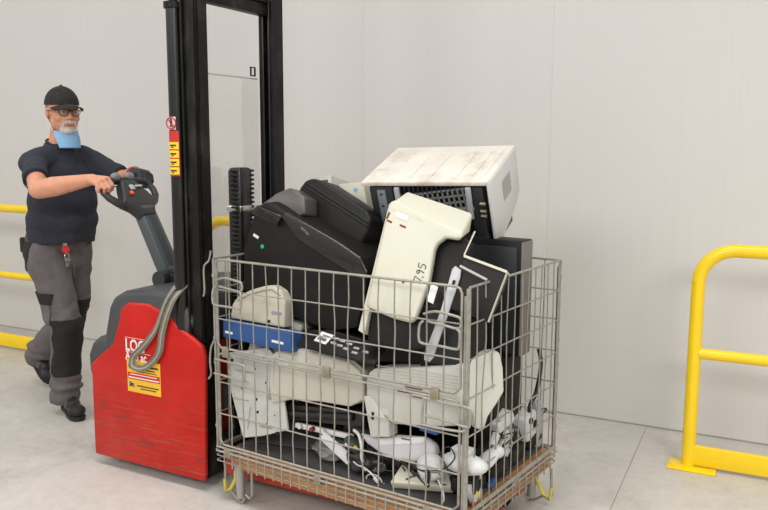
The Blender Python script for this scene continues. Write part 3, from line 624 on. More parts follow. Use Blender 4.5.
for zz in (-.085, -.115, -.135):
    m = M(); m.tube([LF @ V((-.035, -.006, zz)), LF @ V((-.015, -.008, zz))], .007, 10); part('release_knob', m, mat('worn_brass', (150, 140, 120), .4, metal=.8), lp_)

# tower below the laser printer, then added black boxes filling the dark interior
tw = dev('dark_case', 'dark tower computer standing tall behind the cage front right, grey edge showing', 'computer', loc=(-.2, .52, .68))
m = M(); m.box((-.138, .53, .905), (.215, .10, .45), bev=.006); part('case', m, BLKP, tw)
m = M(); m.box((-.140, .474, .90), (.19, .012, .41), bev=.004); part('side_plate', m, DKG, tw)
m = M(); m.box((-.033, .53, .905), (.010, .096, .44), bev=.003); part('rear_edge', m, mat('taupe_edge', (112, 108, 104), .5), tw)
tw = dev('dark_case', 'added black filler box deep in the cage, below the grey-edged tower', 'computer', loc=(-.2, .52, .235))  # added box, keeps the gap under the tower dark
m = M(); m.box((-.25, .54, .456), (.36, .14, .44), bev=.006); cs = part('case', m, BLKP, tw)
for k in range(3): m = M(); m.box((-.25, .468, .60-k*.05), (.26, .008, .038), bev=.003); part('drive_bay', m, BLKP, tw)
tw = dev('dark_case', 'added black filler case deep behind the beige device', 'computer', loc=(-.8, .55, .235))  # added box, fills the dark at the rear left
m = M(); m.box((-.86, .57, .62), (.48, .28, .77), bev=.006); part('case', m, BLKP, tw)
for k in range(3): m = M(); m.box((-.86, .427, .60-k*.05), (.30, .008, .038), bev=.003); part('drive_bay', m, BLKP, tw)
tw = dev('filler', 'added black flat monitor wedged upright in the middle of the cage', 'filler', loc=(-.45, .4, .25))  # added dark upright, hidden behind the cream device
m = M(); m.box((-.50, .385, .67), (.50, .05, .74), X.Translation((0, 0, 0)), bev=.008); part('housing', m, BLKP, tw)
m = M(); m.box((-.50, .357, .68), (.44, .008, .64), bev=.002); part('screen', m, mat('dark_screen', (16, 17, 20), .15), tw)

# black inkjet on the left
ik = dev('inkjet_printer', 'large black multifunction printer tilted down to the right, raised lid behind', 'printer', 'ink_body')
pr('body', 'ink_body', -.30, 0, BLKP, ik, .010); pr('front_ridge', 'ink_ridge', 0, .012, GLOS, ik, .006, label='glossy brown-black rounded ridge')
cp = pr('control_panel', 'ink_panel', -.10, .010, GLOS, ik, .004)
q = mid(*G['ink_panel'][2])
for du in (-.028, .012, .045):
    inf('ink_panel', (q[0]+du, q[1]-du*.5, .034, .030, -.5), (.010, .0125), 'panel_button', mat('panel_black', (24, 24, 26), .2), cp)
def pxuv(k, w):   # world point to plane coordinates
    l = fr(k).inverted() @ V(w); return l.x, l.y
inf('ink_body', (.072, .070, .030, .012, -.42), (-.001, .002), 'white_label', PAP, ik)
m = M(); m.lathe([(.0085, 0), (.0085, .002)], fr('ink_body') @ X.Translation((.105, .030, 0)), 16); part('green_sticker', m, GRN, ik)
m = M(); m.lathe([(.009, 0), (.009, .002)], fr('ink_body') @ X.Translation((.235, -.18, 0)), 16); part('sticker', m, mat('grey_sticker', (130, 128, 120), .5), ik)
m = text_mesh('series', .020, fr('ink_ridge') @ X.Translation((G['ink_ridge'][2][1][0]*.72+G['ink_ridge'][2][2][0]*.28, G['ink_ridge'][2][1][1]*.72+G['ink_ridge'][2][2][1]*.28-.030, .0125)) @ X.Rotation(-.62, 4, 'Z'), .0003); part('lettering', m, mat('faint_grey_print', (130, 124, 120), .5), ik, smooth=False)
m = M(); lf = fr('ink_lid')
a0, a1 = G['ink_lid'][2][3], G['ink_lid'][2][7]
sc_ = pr('scanner_lid', 'ink_lid', -.13, 0, BLKP, ik, .014, 4)
for off in (.014, .030):
    A_ = V((a0[0]+.01, a0[1]-off, .001)); B_ = V((a1[0]-.012, a1[1]-off, .001)); m = M(); m.tube([lf @ A_, lf @ (A_*.5+B_*.5+V((0, .001, 0))), lf @ B_], .004, 6); part('lid_ridge', m, BLKP, sc_)
# sloping top panel of the inkjet between control panel and lid
m = M(); F1 = fr('ink_body'); p0, p1 = V((.055, .135, 0)), V((.16, .135, 0))
m.prism(G['ink_top'][2], -.10, -.01, fr('ink_top'), .008, 3); sp3 = part('top_panel', m, mat('dark_grey_panel', (84, 79, 76), .32), ik)

# beige device on blue box
bd = dev('label_printer', 'small rounded beige device sitting on the blue box at left', 'device', 'beige_dev')
pr('shell', 'beige_dev', -.065, 0, BEI, bd, .008); 
b_ = G['beige_dev'][2]
inf('beige_dev', (b_[8][0]-.040, b_[8][1]+.055, .05, .012), (0, .002), 'print_label', mat('grey_blue_print', (130, 134, 150), .6), bd)
inf('beige_dev', (b_[8][0]-.075, b_[8][1]+.018, .014, .012), (0, .002), 'port', HOLE, bd)
m = M(); m.tube([fr('beige_dev') @ V((b_[i][0], b_[i][1]-.018, .001)) for i in (2, 3, 4, 5, 6)], .0016, 6); part('seam', m, mat('seam_grey', (120, 114, 100), .7), bd)
sl_ = dev('plastic_cover', 'worn grey-beige plastic cover leaning right of the small beige device', 'cover', loc=(-.9, .16, .70))
m = M(); m.prism([(.0, 0), (.14, -.03), (.13, -.075), (.06, -.09), (.0, -.085)], -.10, 0, frame((-.953, .125, .80), (.1, -1, .1)), .010); part('shell', m, mat('grey_beige', (150, 146, 134), .6, noise_amt=.1, nscale=12), sl_)
bb = dev('blue_box', 'flat blue plastic box under the small beige device', 'box', 'blue_box')
pr('body', 'blue_box', -.22, 0, BLUE, bb, .004)
g_ = G['blue_box'][2]
inf('blue_box', (g_[0][0]+.035, g_[3][1]+.022, .040, .010, -.06), (0, .0015), 'white_print', PAP, bb); inf('blue_box', (g_[1][0]-.062, g_[2][1]+.034, .058, .010, -.06), (0, .0015), 'white_print', PAP, bb)

# black tray with white label
bt = dev('black_printer', 'flat black printer with small white label and chrome buttons below the inkjet', 'printer', 'black_tray')
pr('body', 'black_tray', -.24, 0, BLKP, bt, .006)
kf = frame((-.655, .072, .750), (.08, -.62, 1))
m = M(); m.box((.085, -.018, -.006), (.36, .085, .012), kf @ X.Rotation(-.12, 4, 'Z'), bev=.003); part('button_panel', m, BLKP, bt)
m = M(); m.box((.0, .0, .003), (.060, .052, .003), kf @ X.Rotation(-.2, 4, 'Z')); lb = part('white_label', m, PAP, bt)
m = M(); m.box((.004, .012, .0052), (.034, .005, .001), kf @ X.Rotation(-.2, 4, 'Z')); m.box((-.002, -.008, .0052), (.040, .014, .001), kf @ X.Rotation(-.2, 4, 'Z')); part('label_print', m, mat('grey_print', (90, 90, 92), .6), lb)
for i, (a, b) in enumerate(((.055, .010), (.055, -.014), (.085, .006), (.088, -.018), (.12, .0), (.122, -.026), (.16, -.012), (.165, -.034), (.205, -.018))):
    m = M(); m.box((a, b, .004), (.026, .010, .008), kf @ X.Rotation(-.12, 4, 'Z'), bev=.002); part('button', m, SLV, bt)

# cream device leaning, with handwriting
cf = dev('cream_scanner', 'cream flatbed device leaning on its edge, handwritten 7,95 on the lid', 'scanner', 'cream_face')
pr('body', 'cream_black', -.105, -.015, BLKP, cf, .006); pr('lid', 'cream_face', -.022, .010, CRM, cf, .010, 4); pr('lid_edge', 'cream_lid_edge', -.05, -.008, CRM, cf, .003)
FF = fr('cream_face'); c = G['cream_face'][2]
# rounded cream top end running back from the lid
tl, tr = V((c[0][0], c[0][1], 0)), V((c[3][0], c[3][1], 0))
dd = (tr-tl).normalized(); nn_ = V((-dd.y, dd.x, 0))
m = M(); m.add(G['ct_f']+G['ct_b'], [(0, 1, 2, 3), (4, 5, 6, 7), (0, 1, 5, 4), (1, 2, 6, 5), (2, 3, 7, 6), (3, 0, 4, 7)], None, .010, 3); part('top_cover', m, CRM, cf)
ctr = mid(*[c[i] for i in (0, 3, 10, 13)])
ang = math.atan2(-dd.x*0+dd.y, dd.x)
HF_ = FF @ X.Translation((ctr[0]+.062, ctr[1]-.060, .0105)) @ X.Rotation(ang+PI/2+.12, 4, 'Z')
INK = mat('black_marker', (44, 42, 48), .6)
def hand(strokes, F_, s, name, par, r=.0016):
    for st in strokes:
        m = M(); m.tube([F_ @ V((x*s, y*s, .0006)) for x, y in st], r, 5); part(name, m, INK, par)
S7 = [[(0, 1), (.55, 1.02), (.35, .5), (.2, 0)]]; SC_ = [[(.70, .08), (.68, -.15)]]
S9 = [spline([(1.35, .8, 0), (1.15, 1.0, 0), (.95, .8, 0), (1.1, .6, 0), (1.35, .8, 0), (1.33, .4, 0), (1.2, 0, 0)], 3)]
S9 = [[(p.x, p.y) for p in s] for s in S9]
S5 = [[(2.25, 1.05), (1.75, 1.0), (1.72, .58), (2.05, .62), (2.22, .35), (2.05, .03), (1.7, .05)]]
hand(S7+SC_+S9+S5, HF_, .029, 'handwriting', cf)
m = M(); m.lathe([(.006, 0), (.006, .0015)], FF @ X.Translation((ctr[0]-.005, ctr[1]-.062, .010)), 10); part('ink_spot', m, INK, cf)
lbF = FF @ X.Translation((tl.x+.060, tl.y-.050, .010)) @ X.Rotation(ang, 4, 'Z')
m = M(); m.box((0, 0, .0008), (.055, .020, .0012), lbF); part('sticker', m, mat('pale_lilac_label', (214, 210, 216), .6), cf)
BRN = mat('dark_red_stain', (110, 52, 36), .7)
for u, v, w, h, r_ in ((-.052, -.018, .008, .026, -.1), (-.036, -.036, .022, .007, -.2), (.020, -.032, .026, .007, .05), (.010, .004, .022, .004, -.2)):
    m = M(); m.box((u, v, .0009), (w, h, .0008), lbF @ X.Rotation(r_*.2, 4, 'Z'), bev=.0003, seg=1); part('stain', m, BRN, cf)

# silver bar, paper tag
sb = dev('silver_bar', 'long silver trim bar with slot hanging over black scrap at front right', 'trim bar', 'silver_bar')
pr('bar', 'silver_bar', -.008, 0, SLV, sb, .002)
s_ = G['silver_bar'][2]; q = mid(s_[0], s_[3]); q2 = mid(s_[5], s_[8]); da = math.atan2(q2[1]-q[1], q2[0]-q[0])
inf('silver_bar', (q[0]*.92+q2[0]*.08+.0, q[1]*.88+q2[1]*.12, .024, .011, da), (0, .0015), 'slot', HOLE, sb, bev=.004, seg=2)
pt = dev('paper_tag', 'small white paper tag left of the silver bar', 'tag', 'paper'); pr('tag_sheet', 'paper', -.002, 0, PAP, pt, .0005, 1)
eb = dev('black_tray', 'black box with thin cream edges tilted at the front corner', 'box', 'edge_box')
pr('body', 'edge_box', -.09, 0, BLKP, eb, .003); c = G['edge_box'][2]; EF = fr('edge_box')
for i, j, r_ in ((0, 1, .0045), (1, 2, .0014)):
    A_, B_ = V((*c[i], -.002)), V((*c[j], -.002)); m = M(); d_ = (B_-A_); n_ = V((-d_.y, d_.x, 0)).normalized()
    m.prism([tuple((A_-n_*r_)[:2]), tuple((B_-n_*r_)[:2]), tuple((B_+n_*r_)[:2]), tuple((A_+n_*r_)[:2])], -.10 if i == 0 else -.03, .006, EF, .001, 1); part('cream_edge', m, CRM, eb)
pr('metal_rod', 'edge_bar', -.004, .008, SLV, eb, .001, 1) if False else None
c = G['edge_bar'][2]; m = M(); m.tube([fr('edge_bar') @ V((*c[0], 0)), fr('edge_bar') @ V((*c[3], 0))], .005, 8); part('metal_rod', m, SLV, eb)
A_ = V((*G['edge_box'][2][0], .0)); m = M(); m.tube([EF @ (A_+V((.0, .002, 0))), EF @ (A_+V((.030, .090, -.02)))], .0028, 6); part('support_strip', m, CRM, eb)
bk_ = dev('black_box', 'plain black scrap box under the silver bar', 'box', loc=(-.16, .17, .66))
m = M(); m.box((-.145, .17, .80), (.20, .13, .24), bev=.006); m2 = part('case', m, BLKP, bk_)
m = M(); m.box((-.145, .101, .80), (.16, .006, .16), bev=.003); part('cover_plate', m, DKG, bk_)

# beige and grey boxes behind
bg = dev('beige_box', 'pale beige box behind the raised inkjet lid, round blue sticker', 'box', 'beige_box')
pr('case', 'beige_box', -.10, 0, CRM, bg, .003); b_ = G['beige_box'][2]
m = M(); m.lathe([(.010, 0), (.010, .0015)], fr('beige_box') @ X.Translation((b_[1][0]-.035, b_[1][1]-.035, 0)), 16); part('blue_sticker', m, mat('pale_blue_sticker', (130, 176, 206), .5), bg)
gb = dev('metal_box', 'light grey metal box far behind the inkjet lid, dark opening', 'box', 'grey_box')
g_ = G['grey_box'][2]
GF = fr('grey_box'); m = M(); m.box((g_[1][0]-.055, g_[1][1]-.155, -.10), (.115, .305, .20), GF @ X.Rotation(.12, 4, 'Z') @ X.Rotation(-.15, 4, 'X'), bev=.003); part('case', m, MTL, gb)
m = M(); m.box((g_[1][0]-.057, g_[1][1]-.050, .001), (.085, .055, .004), GF @ X.Rotation(.12, 4, 'Z') @ X.Rotation(-.15, 4, 'X')); part('opening', m, mat('blue_grey_dark', (70, 78, 84), .5), gb)

# sheet metal chassis at left
ch = dev('metal_chassis', 'perforated grey sheet-metal chassis at the left end of the cage', 'chassis', 'chassis')
sh = pr('sheet', 'chassis', -.012, 0, MTL, ch, .002, 1); c = G['chassis'][2]; CF = fr('chassis')
u0, u1 = min(p[0] for p in c), max(p[0] for p in c); v0, v1 = min(p[1] for p in c), max(p[1] for p in c)
for a, b, r_ in ((.30, .52, .005), (.52, .43, .006), (.56, .30, .006), (.20, .30, .006), (.24, .10, .009), (.86, .12, .008), (.62, .62, .004), (.45, .75, .004), (.70, .20, .003), (.80, .30, .003), (.35, .20, .003), (.10, .80, .008), (.30, .85, .004), (.55, .88, .003)):
    m = M(); m.lathe([(r_, -.001), (r_, .0012)], CF @ X.Translation((u0+(u1-u0)*a, v0+(v1-v0)*b, 0)), 10); part('hole', m, HOLE, sh)
for a, b, w, h in ((.30, .70, .09, .004), (.28, .60, .07, .003), (.30, .40, .08, .003), (.72, .52, .03, .05), (.70, .16, .06, .004), (.45, .22, .003, .09)):
    m = M(); m.box((u0+(u1-u0)*a, v0+(v1-v0)*b, .001), (w, h, .003), CF, bev=.0008, seg=1); part('pressed_rib', m, mat('rib_grey', (150, 152, 150), .4, metal=.3), sh)
m = M(); m.prism([(u0+.09, v1-.06), (u0+.11, v1+.035), (u0+.25, v1+.0), (u0+.24, v1-.05)], -.035, -.018, CF, .002, 1); part('cream_flange', m, BEI, ch)

# cream rounded cover, roller unit
cc = dev('cream_cover', 'large rounded cream printer cover in the middle of the cage', 'cover', 'cream_cover')
pr('shell', 'cream_cover', -.13, 0, mat('aged_light_cream', (192, 187, 174), .45, noise_amt=.03, nscale=5, dirt=(176, 160, 122), dirt_amt=.35, dscale=9), cc, .009, 3)
c = G['cream_cover'][2]; inf('cream_cover', (c[1][0]+.03, c[1][1]-.055, .05, .012, .02), (-.001, .0015), 'white_label', PAP, cc)
m = M(); m.tube([fr('cream_cover') @ V((c[12][0]+.02, c[12][1]+.01, .001)), fr('cream_cover') @ V((c[12][0]+.02, c[2][1]-.05, .001))], .0015, 6); part('seam', m, BEI, cc)
ru = dev('roller_unit', 'dark printer roller unit under the rounded cream cover', 'printer part', 'roller_unit')
m = M(); m.prism(G['roller_unit'][2], -.09, -.01, fr('roller_unit'), .004, 2); part('housing', m, mat('brown_black', (44, 36, 33), .5), ru)
c = G['roller_unit'][2]; RF = fr('roller_unit'); 
m = M(); m.tube([RF @ V((c[0][0]+.03, c[0][1]-.030, .004)), RF @ V((c[1][0]-.03, c[1][1]-.024, .004))], .015, 14); part('roller', m, mat('rubber_black', (26, 26, 26), .5), ru)
m = M(); m.box(((c[3][0]+c[2][0])/2+.01, c[3][1]-.010, .0), (.27, .020, .02), RF @ X.Rotation(-.0, 4, 'Z'), bev=.003); part('guide_bar', m, mat('light_grey_bar', (206, 206, 202), .5), ru)
for a in (.25, .42, .58):
    m = M(); m.lathe([(.009, 0), (.009, .02)], RF @ X.Translation((c[3][0]+.34*a, c[3][1]-.008, .008)), 12); part('gear', m, mat('dark_red_part', (120, 40, 34), .5) if a == .42 else WHT2, ru)

# white printer on its side
wm = dev('white_printer', 'white printer with ribbed vents lying behind the lower right gate', 'printer', 'white_main')
bd_ = pr('body', 'white_main', -.20, 0, WHP, wm, .008); pr('foot_block', 'white_foot', -.06, .004, WHP, wm, .004)
WFm = fr('white_main')
for k in range(5):
    m = M(); a = V((-.185, .060-k*.011, .0)); b = a+V((.335, .012, 0)); m.tube([WFm @ a, WFm @ b], .0017, 5); part('vent_rib', m, mat('shade_cream', (176, 172, 158), .6), bd_)
for k, (x0, w) in enumerate(((-.02, .09), (-.045, .07), (-.03, .09), (-.08, .06), (-.02, .06))):
    m = M(); m.box((x0+.02, .012-k*.010, .001), (w, .003, .002), WFm); part('vent_slot', m, HOLE if k % 2 else mat('dark_red_part', (120, 40, 34), .5), bd_)
inf('white_foot', (G['white_foot'][2][1][0]+.015, G['white_foot'][2][1][1]-.07, .012, .028), (.004, .006), 'port', HOLE, wm)
inf('white_main', (-.145, -.105, .055, .022), (-.001, .0015), 'rating_label', mat('grey_rating', (184, 184, 184), .6), wm)
pr('side_cover', 'white_side', -.05, .0, WHT2 if False else mat('bright_cover', (204, 201, 191), .4, noise_amt=.02, nscale=5), wm, .014, 4)

# router shell, cream flat box, ball, oval
rt = dev('plastic_shell', 'pale lilac-grey curved plastic shell low in the cage', 'shell', 'router')
m = M(); m.prism(G['router'][2], -.05, 0, fr('router'), .014, 4); part('shell', m, mat('lilac_grey_plastic', (184, 179, 182), .4, noise_amt=.03, nscale=8), rt)
c = G['router'][2]; m = M(); m.prism([(c[1][0]+.0, c[1][1]-.003), (c[3][0], c[3][1]-.003), (c[3][0]-.005, c[3][1]-.028), (c[1][0]+.0, c[1][1]-.03)], -.005, .003, fr('router'), .002, 2); rr_ = part('raised_lip', m, mat('pale_lilac', (212, 208, 210), .4), rt)
inf('router', ((c[2][0]+c[3][0])/2-.02, c[2][1]-.013, .035, .006), (.003, .0045), 'print', mat('grey_print', (90, 90, 92), .6), rt)
cb = dev('cream_flat_box', 'flat cream plastic box lying at the bottom, white ball device on it', 'box', 'cream_flat')
pr('body', 'cream_flat', -.038, 0, CRM, cb, .005); c = G['cream_flat'][2]
inf('cream_flat', (mid(*c)[0]-.03, mid(*c)[1]+.012, .028, .020, -.3), (-.001, .001), 'dark_opening', HOLE, cb)
bl = dev('webcam', 'round white ball-shaped device with black cable at bottom right', 'device', loc=(-.165, .055, .312))
m = M(); m.ell((-.165, .055, .359), (.052, .046, .050), None, 24, 14); part('shell', m, WHT2, bl)
m = M(); m.ell((-.150, .010, .343), (.011, .006, .026), None, 12, 8); part('black_clip', m, HOLE, bl)
m = M(); m.tube([(-.165+.0535*math.cos(a), .055+.047*math.sin(a), .362+.006*math.sin(a)) for a in [i*2*PI/24 for i in range(24)]], .0012, 5, closed=True); part('seam', m, HOLE, bl)
ov = dev('desk_phone', 'white rounded plastic device at the near corner post', 'device', loc=(-.03, .06, .365))
m = M(); m.ell((-.035, .062, .400), (.088, .045, .036), X.Translation((0, 0, 0)), 24, 14); part('shell', m, WHT2, ov)
m = M(); m.box((-.045, .070, .442), (.075, .05, .022), bev=.006); part('cradle', m, WHT2, ov)

def lump(name, label, cat, c, r, mt, rot=(0, 0, 0), extra=None, shape='ell', group=None):
    t = thing(name, label, cat, (c[0], c[1], c[2]-r[2]), (0, 0, 0), group)
    Fm = X.Translation(c) @ Euler(rot).to_matrix().to_4x4(); m = M()
    if shape == 'ell': m.ell((0, 0, 0), r, Fm, 18, 10)
    else: m.box((0, 0, 0), tuple(2*a for a in r), Fm, bev=min(r)*.45, seg=3)
    part('shell', m, mt, t)
    for (nm, oc, orr, om) in (extra or []):
        m = M(); m.ell(oc, orr, Fm, 12, 8); part(nm, m, om, t)
    return t
lump('handset', 'curved white handset low behind the side mesh near the corner', 'handset', (-.02, .20, .365), (.032, .075, .022), WHT2, (.5, .1, -.3), [('earpiece', (0, -.06, -.008), (.026, .024, .024), WHT2), ('earpiece', (0, .06, -.008), (.026, .024, .024), WHT2)])
lump('plastic_wedge', 'white triangular plastic piece behind the side mesh', 'plastic piece', (-.05, .41, .345), (.012, .05, .045), WHT2, (.6, 0, 0), shape='box')
lump('plug_adapter', 'white power adapter with green mark under the white side cover', 'adapter', (-.04, .345, .47), (.035, .05, .022), WHT2, (.35, 0, -.2), [('green_mark', (.02, -.03, .012), (.012, .014, .012), GRN)], 'box')
lump('camera_body', 'white device with two dark knobs at the far end behind the side mesh', 'device', (-.05, .60, .375), (.035, .05, .055), WHT2, (.2, 0, 0), [('dark_knob', (.038, -.02, .035), (.008, .014, .014), HOLE), ('dark_knob', (.038, .02, .0), (.008, .018, .018), HOLE)], 'box')
lump('white_tube', 'upright white plastic tube in the far corner of the cage', 'tube', (-.045, .70, .35), (.020, .022, .10), SLV, (.1, 0, 0), shape='box')
lump('plastic_lump', 'yellowish white lump at the bottom of the side mesh', 'plastic piece', (-.028, .145, .262), (.02, .034, .028), WHT2, (.2, 0, .2), [('yellow_patch', (.006, -.026, .010), (.012, .010, .02), YTP)])
lump('white_plug', 'white plug with red dot low at the near corner', 'plug', (-.018, .085, .285), (.010, .014, .045), WHT2, (.5, 0, 0), [('red_dot', (.004, -.012, -.035), (.010, .008, .010), RPR)], 'box')
lump('blue_piece', 'small blue plastic piece on the wooden base edge', 'plastic piece', (-.02, .25, .262), (.010, .024, .010), BLUE, (.4, 0, 0), shape='box')
lump('blue_piece', 'small blue plastic piece under the white printer', 'plastic piece', (-.195, .105, .478), (.040, .020, .012), BLUE, (0, 0, -.1), shape='box')
lump('black_adapter', 'black power brick beside the white triangular piece', 'adapter', (-.07, .30, .37), (.03, .06, .035), BLKP, (.3, .1, .3), shape='box')
lump('black_adapter', 'black power brick low at the near corner under the white rounded device', 'adapter', (-.05, .10, .315), (.045, .04, .030), BLKP, (.1, .1, .3), shape='box')
lump('black_adapter', 'black power brick under the far white device with knobs', 'adapter', (-.07, .56, .29), (.03, .07, .03), BLKP, (.1, .1, .1), shape='box')
lump('speaker', 'black rounded speaker between cream box and chassis at the cage bottom', 'speaker', (-.42, .15, .31), (.07, .06, .06), BLKP, (.2, .3, .3), [('cone', (-.01, -.052, .01), (.03, .008, .03), DKG)])
lump('speaker', 'black rounded speaker under the pale lilac shell', 'speaker', (-.33, .16, .30), (.06, .06, .06), BLKP, (.1, .1, -.3), [('cone', (-.01, -.052, .01), (.03, .008, .03), DKG)])
lump('black_case', 'black plastic case beside the chassis under the roller unit', 'box', (-.52, .22, .33), (.12, .08, .08), BLKP, (.2, .25, .1), shape='box')
lump('black_case', 'black plastic case behind the white printer side cover', 'box', (-.17, .36, .42), (.12, .07, .14), BLKP, (.1, .05, .05), shape='box')
lump('circuit_module', 'small electronic module with coloured parts under the roller unit', 'circuit board', (-.52, .08, .352), (.04, .02, .022), mat('dark_green_board', (44, 60, 50), .5), (.2, .3, 0), [('component', (.0, -.018, .008), (.010, .008, .010), mat('dark_red_part', (120, 40, 34), .5)), ('component', (-.022, -.018, .0), (.008, .008, .008), WHT2), ('component', (.022, -.018, .012), (.010, .008, .008), YTP)], 'box')
sk_ = dev('white_stick', 'white plastic stick lying diagonally behind the lower gate', 'plastic strip', 'stick')
pr('strip', 'stick', -.018, 0, WHT2, sk_, .003, 2)
# dark sheet lining the cage bottom
ln = tag(part('rubber_sheet', M().box((-.545, .38, .245), (1.04, .72, .006), X.Translation((0, 0, 0)), bev=.002), mat('dark_grey_sheet', (66, 64, 64), .6, noise_amt=.15, nscale=5)), 'dark grey flat sheet lying on the wooden base under the scrap', 'sheet')
ln2 = tag(part('cardboard_sheet', M().prism([(0, 0), (.30, -.01), (.36, .10), (.30, .16), (.02, .12)], -.004, 0, frame((-1.02, .07, .262), (.1, -.35, .9)), .001, 1), mat('dark_grey_sheet', (66, 64, 64), .6)), 'dark grey torn sheet leaning inside the lower left of the cage', 'sheet')
for lb_, c_, r_, ro_ in (('black flat adapter lying by the side mesh near the corner foot', (-.055, .17, .275), (.035, .055, .024), (.1, 0, .2)), ('black wedge of plastic halfway along the side mesh bottom', (-.05, .33, .285), (.03, .06, .032), (.25, .1, -.2)), ('black block at the far end of the side mesh bottom', (-.06, .50, .28), (.03, .06, .03), (-.1, 0, .1)), ('black block behind the cream flat box', (-.16, .16, .29), (.08, .05, .038), (.1, .1, .1)), ('black block in front of the far corner post base', (-.07, .68, .29), (.035, .05, .035), (.1, 0, 0))):
    lump('black_block', lb_, 'plastic piece', c_, r_, BLKP, ro_, shape='box')
lump('silver_part', 'grey metallic part between the white adapter and the knobbed device', 'metal part', (-.055, .47, .40), (.012, .035, .045), SLV, (.4, 0, .2), [('hole', (.013, 0, .01), (.004, .012, .012), HOLE)], 'box')
lump('white_connector', 'small white connector on top of the curved white handset', 'connector', (-.03, .285, .415), (.012, .026, .014), WHT2, (.8, 0, 0), shape='box')
# plastic bag, crumpled
def bag(name, label, c, r, mt, seed):
    m = M(); t = bmesh.new(); bmesh.ops.create_icosphere(t, subdivisions=4, radius=1)
    for v in t.verts:
        k = 1+.35*noise.noise(v.co*2.1+V((seed, 0, 0)))+.16*noise.noise(v.co*5+V((0, seed, 0))); v.co = V((v.co.x*r[0]*k+c[0], v.co.y*r[1]*k+c[1], max(v.co.z*r[2]*k+c[2], .252)))
    me = bpy.data.meshes.new('t'); t.to_mesh(me); t.free(); m.bm.from_mesh(me); bpy.data.meshes.remove(me)
    return tag(part(name, m, mt, angle=180), label, 'bag')
bag('plastic_bag', 'crumpled translucent grey plastic bag at the cage bottom, left of the white stick end', (-.66, .14, .285), (.10, .07, .040), mat('smoky_film', (120, 120, 118), .3, noise_amt=.2, nscale=20), 3)
bag('plastic_bag', 'crumpled black plastic bag in the cage bottom, right of the white stick', (-.47, .10, .29), (.085, .06, .055), mat('black_film', (34, 33, 34), .28), 8)
# cables
rc_ = random.Random(5)
CBL = mat('black_cable', (24, 24, 25), .4); CBW = mat('white_cable', (206, 204, 198), .4)
def cable(pts, r, mt, label, grp=None, plug=None):
    t = thing('cable', label, 'cable', tuple(pts[0]), (0, 0, 0), grp)
    m = M(); P_ = spline(pts, 6); m.tube(P_, r, 6); part('cord', m, mt, t)
    d = (P_[-1]-P_[-2]).normalized(); m = M(); m.tube([P_[-1], P_[-1]+d*.022], [r*2.6, r*1.8], 8); part('plug', m, mt, t)
for i in range(16):
    c = V((rc_.uniform(-.50, -.05), rc_.uniform(.05, .15), rc_.uniform(.28, .36))) if i < 9 else V((rc_.uniform(-.08, -.03), rc_.uniform(.1, .68), rc_.uniform(.28, .42)))
    pts = [c+V((rc_.uniform(-.07, .07) if i < 9 else rc_.uniform(-.02, .02), rc_.uniform(-.025, .03) if i < 9 else rc_.uniform(-.09, .09), rc_.uniform(-.035, .045))) for _ in range(7)]
    cable(pts, rc_.choice((.0022, .003, .0035)), CBL, 'thin black cable tangled among the scrap at the cage bottom', 'black cables in the cage')
cable([V((-.215, .005, .374)), V((-.19, -.0, .365)), V((-.15, .002, .366)), V((-.10, .006, .38)), V((-.07, .012, .40)), V((-.055, .03, .43)), V((-.08, .03, .46)), V((-.11, .03, .43)), V((-.07, .010, .385))], .0025, CBL, 'black cable crossing the front of the white ball device')
cable([V((-.50, .05, .30)), V((-.47, .04, .296)), V((-.44, .03, .30)), V((-.405, .03, .285)), V((-.39, .03, .272))], .003, CBW, 'short white cable from the end of the white stick')
cable([V((-.405, .05, .25))+V((.035*math.cos(a), 0, .022*math.sin(a))) for a in [k*.7 for k in range(9)]], .0028, CBW, 'white cable coiled in a ring at the cage bottom')
cable([V((-.12, .03, .33)), V((-.095, .02, .30)), V((-.09, .02, .27)), V((-.10, .025, .245)), V((-.07, .03, .235))], .003, CBW, 'white cable hanging below the cream flat box')
cable([V((-.505, .06, .42)), V((-.475, .05, .41)), V((-.455, .04, .37)), V((-.455, .04, .33)), V((-.45, .05, .30))], .006, CBW, 'thick curved white cable right of the circuit module')
cable([V((-.05, .72, .66)), V((-.03, .70, .60)), V((-.03, .66, .50)), V((-.03, .60, .45)), V((-.035, .64, .36)), V((-.04, .70, .30))], .009, CBL, 'thick black bent cable in the far corner of the cage')
# ------------------------------------------------ the man (world coordinates, heading +x)
SKIN = mat('warm_skin', (206, 146, 116), .5, noise_amt=.06, nscale=30, dirt=(196, 120, 96), dirt_amt=.35, dscale=9)
NAVY = mat('navy_cotton', (40, 42, 53), .9, noise_amt=.12, nscale=25, bump=.4, bscale=900)
TROU = mat('grey_work_cotton', (98, 92, 92), .9, noise_amt=.12, nscale=18, bump=.5, bscale=800)
BKC = mat('black_cordura', (27, 26, 27), .85, noise_amt=.2, nscale=40, bump=.5, bscale=700)
def capn(m, a, b, ra, rb, n=16, flat=False, sq=1.0, sqd=None):
    """tapered capsule; sq squashes the section along sqd"""
    a, b = V(a), V(b); d = (b-a); L = d.length; d.normalize()
    pr_ = []
    if flat: pr_ = [(ra, 0), (rb, L)]
    else:
        k = 5
        for i in range(k+1): t = -PI/2+PI/2*i/k; pr_.append((ra*math.cos(t), ra*math.sin(t)))
        for i in range(k+1): t = PI/2*i/k; pr_.append((rb*math.cos(t), L+rb*math.sin(t)))
    if sqd is not None:
        x = V(sqd); x = (x-d*x.dot(d)).normalized()
    else: x = d.orthogonal().normalized()
    y = d.cross(x)
    fr_ = X(((x.x*sq, y.x, d.x, a.x), (x.y*sq, y.y, d.y, a.y), (x.z*sq, y.z, d.z, a.z), (0, 0, 0, 1)))
    m.lathe(pr_, fr_, n); return m
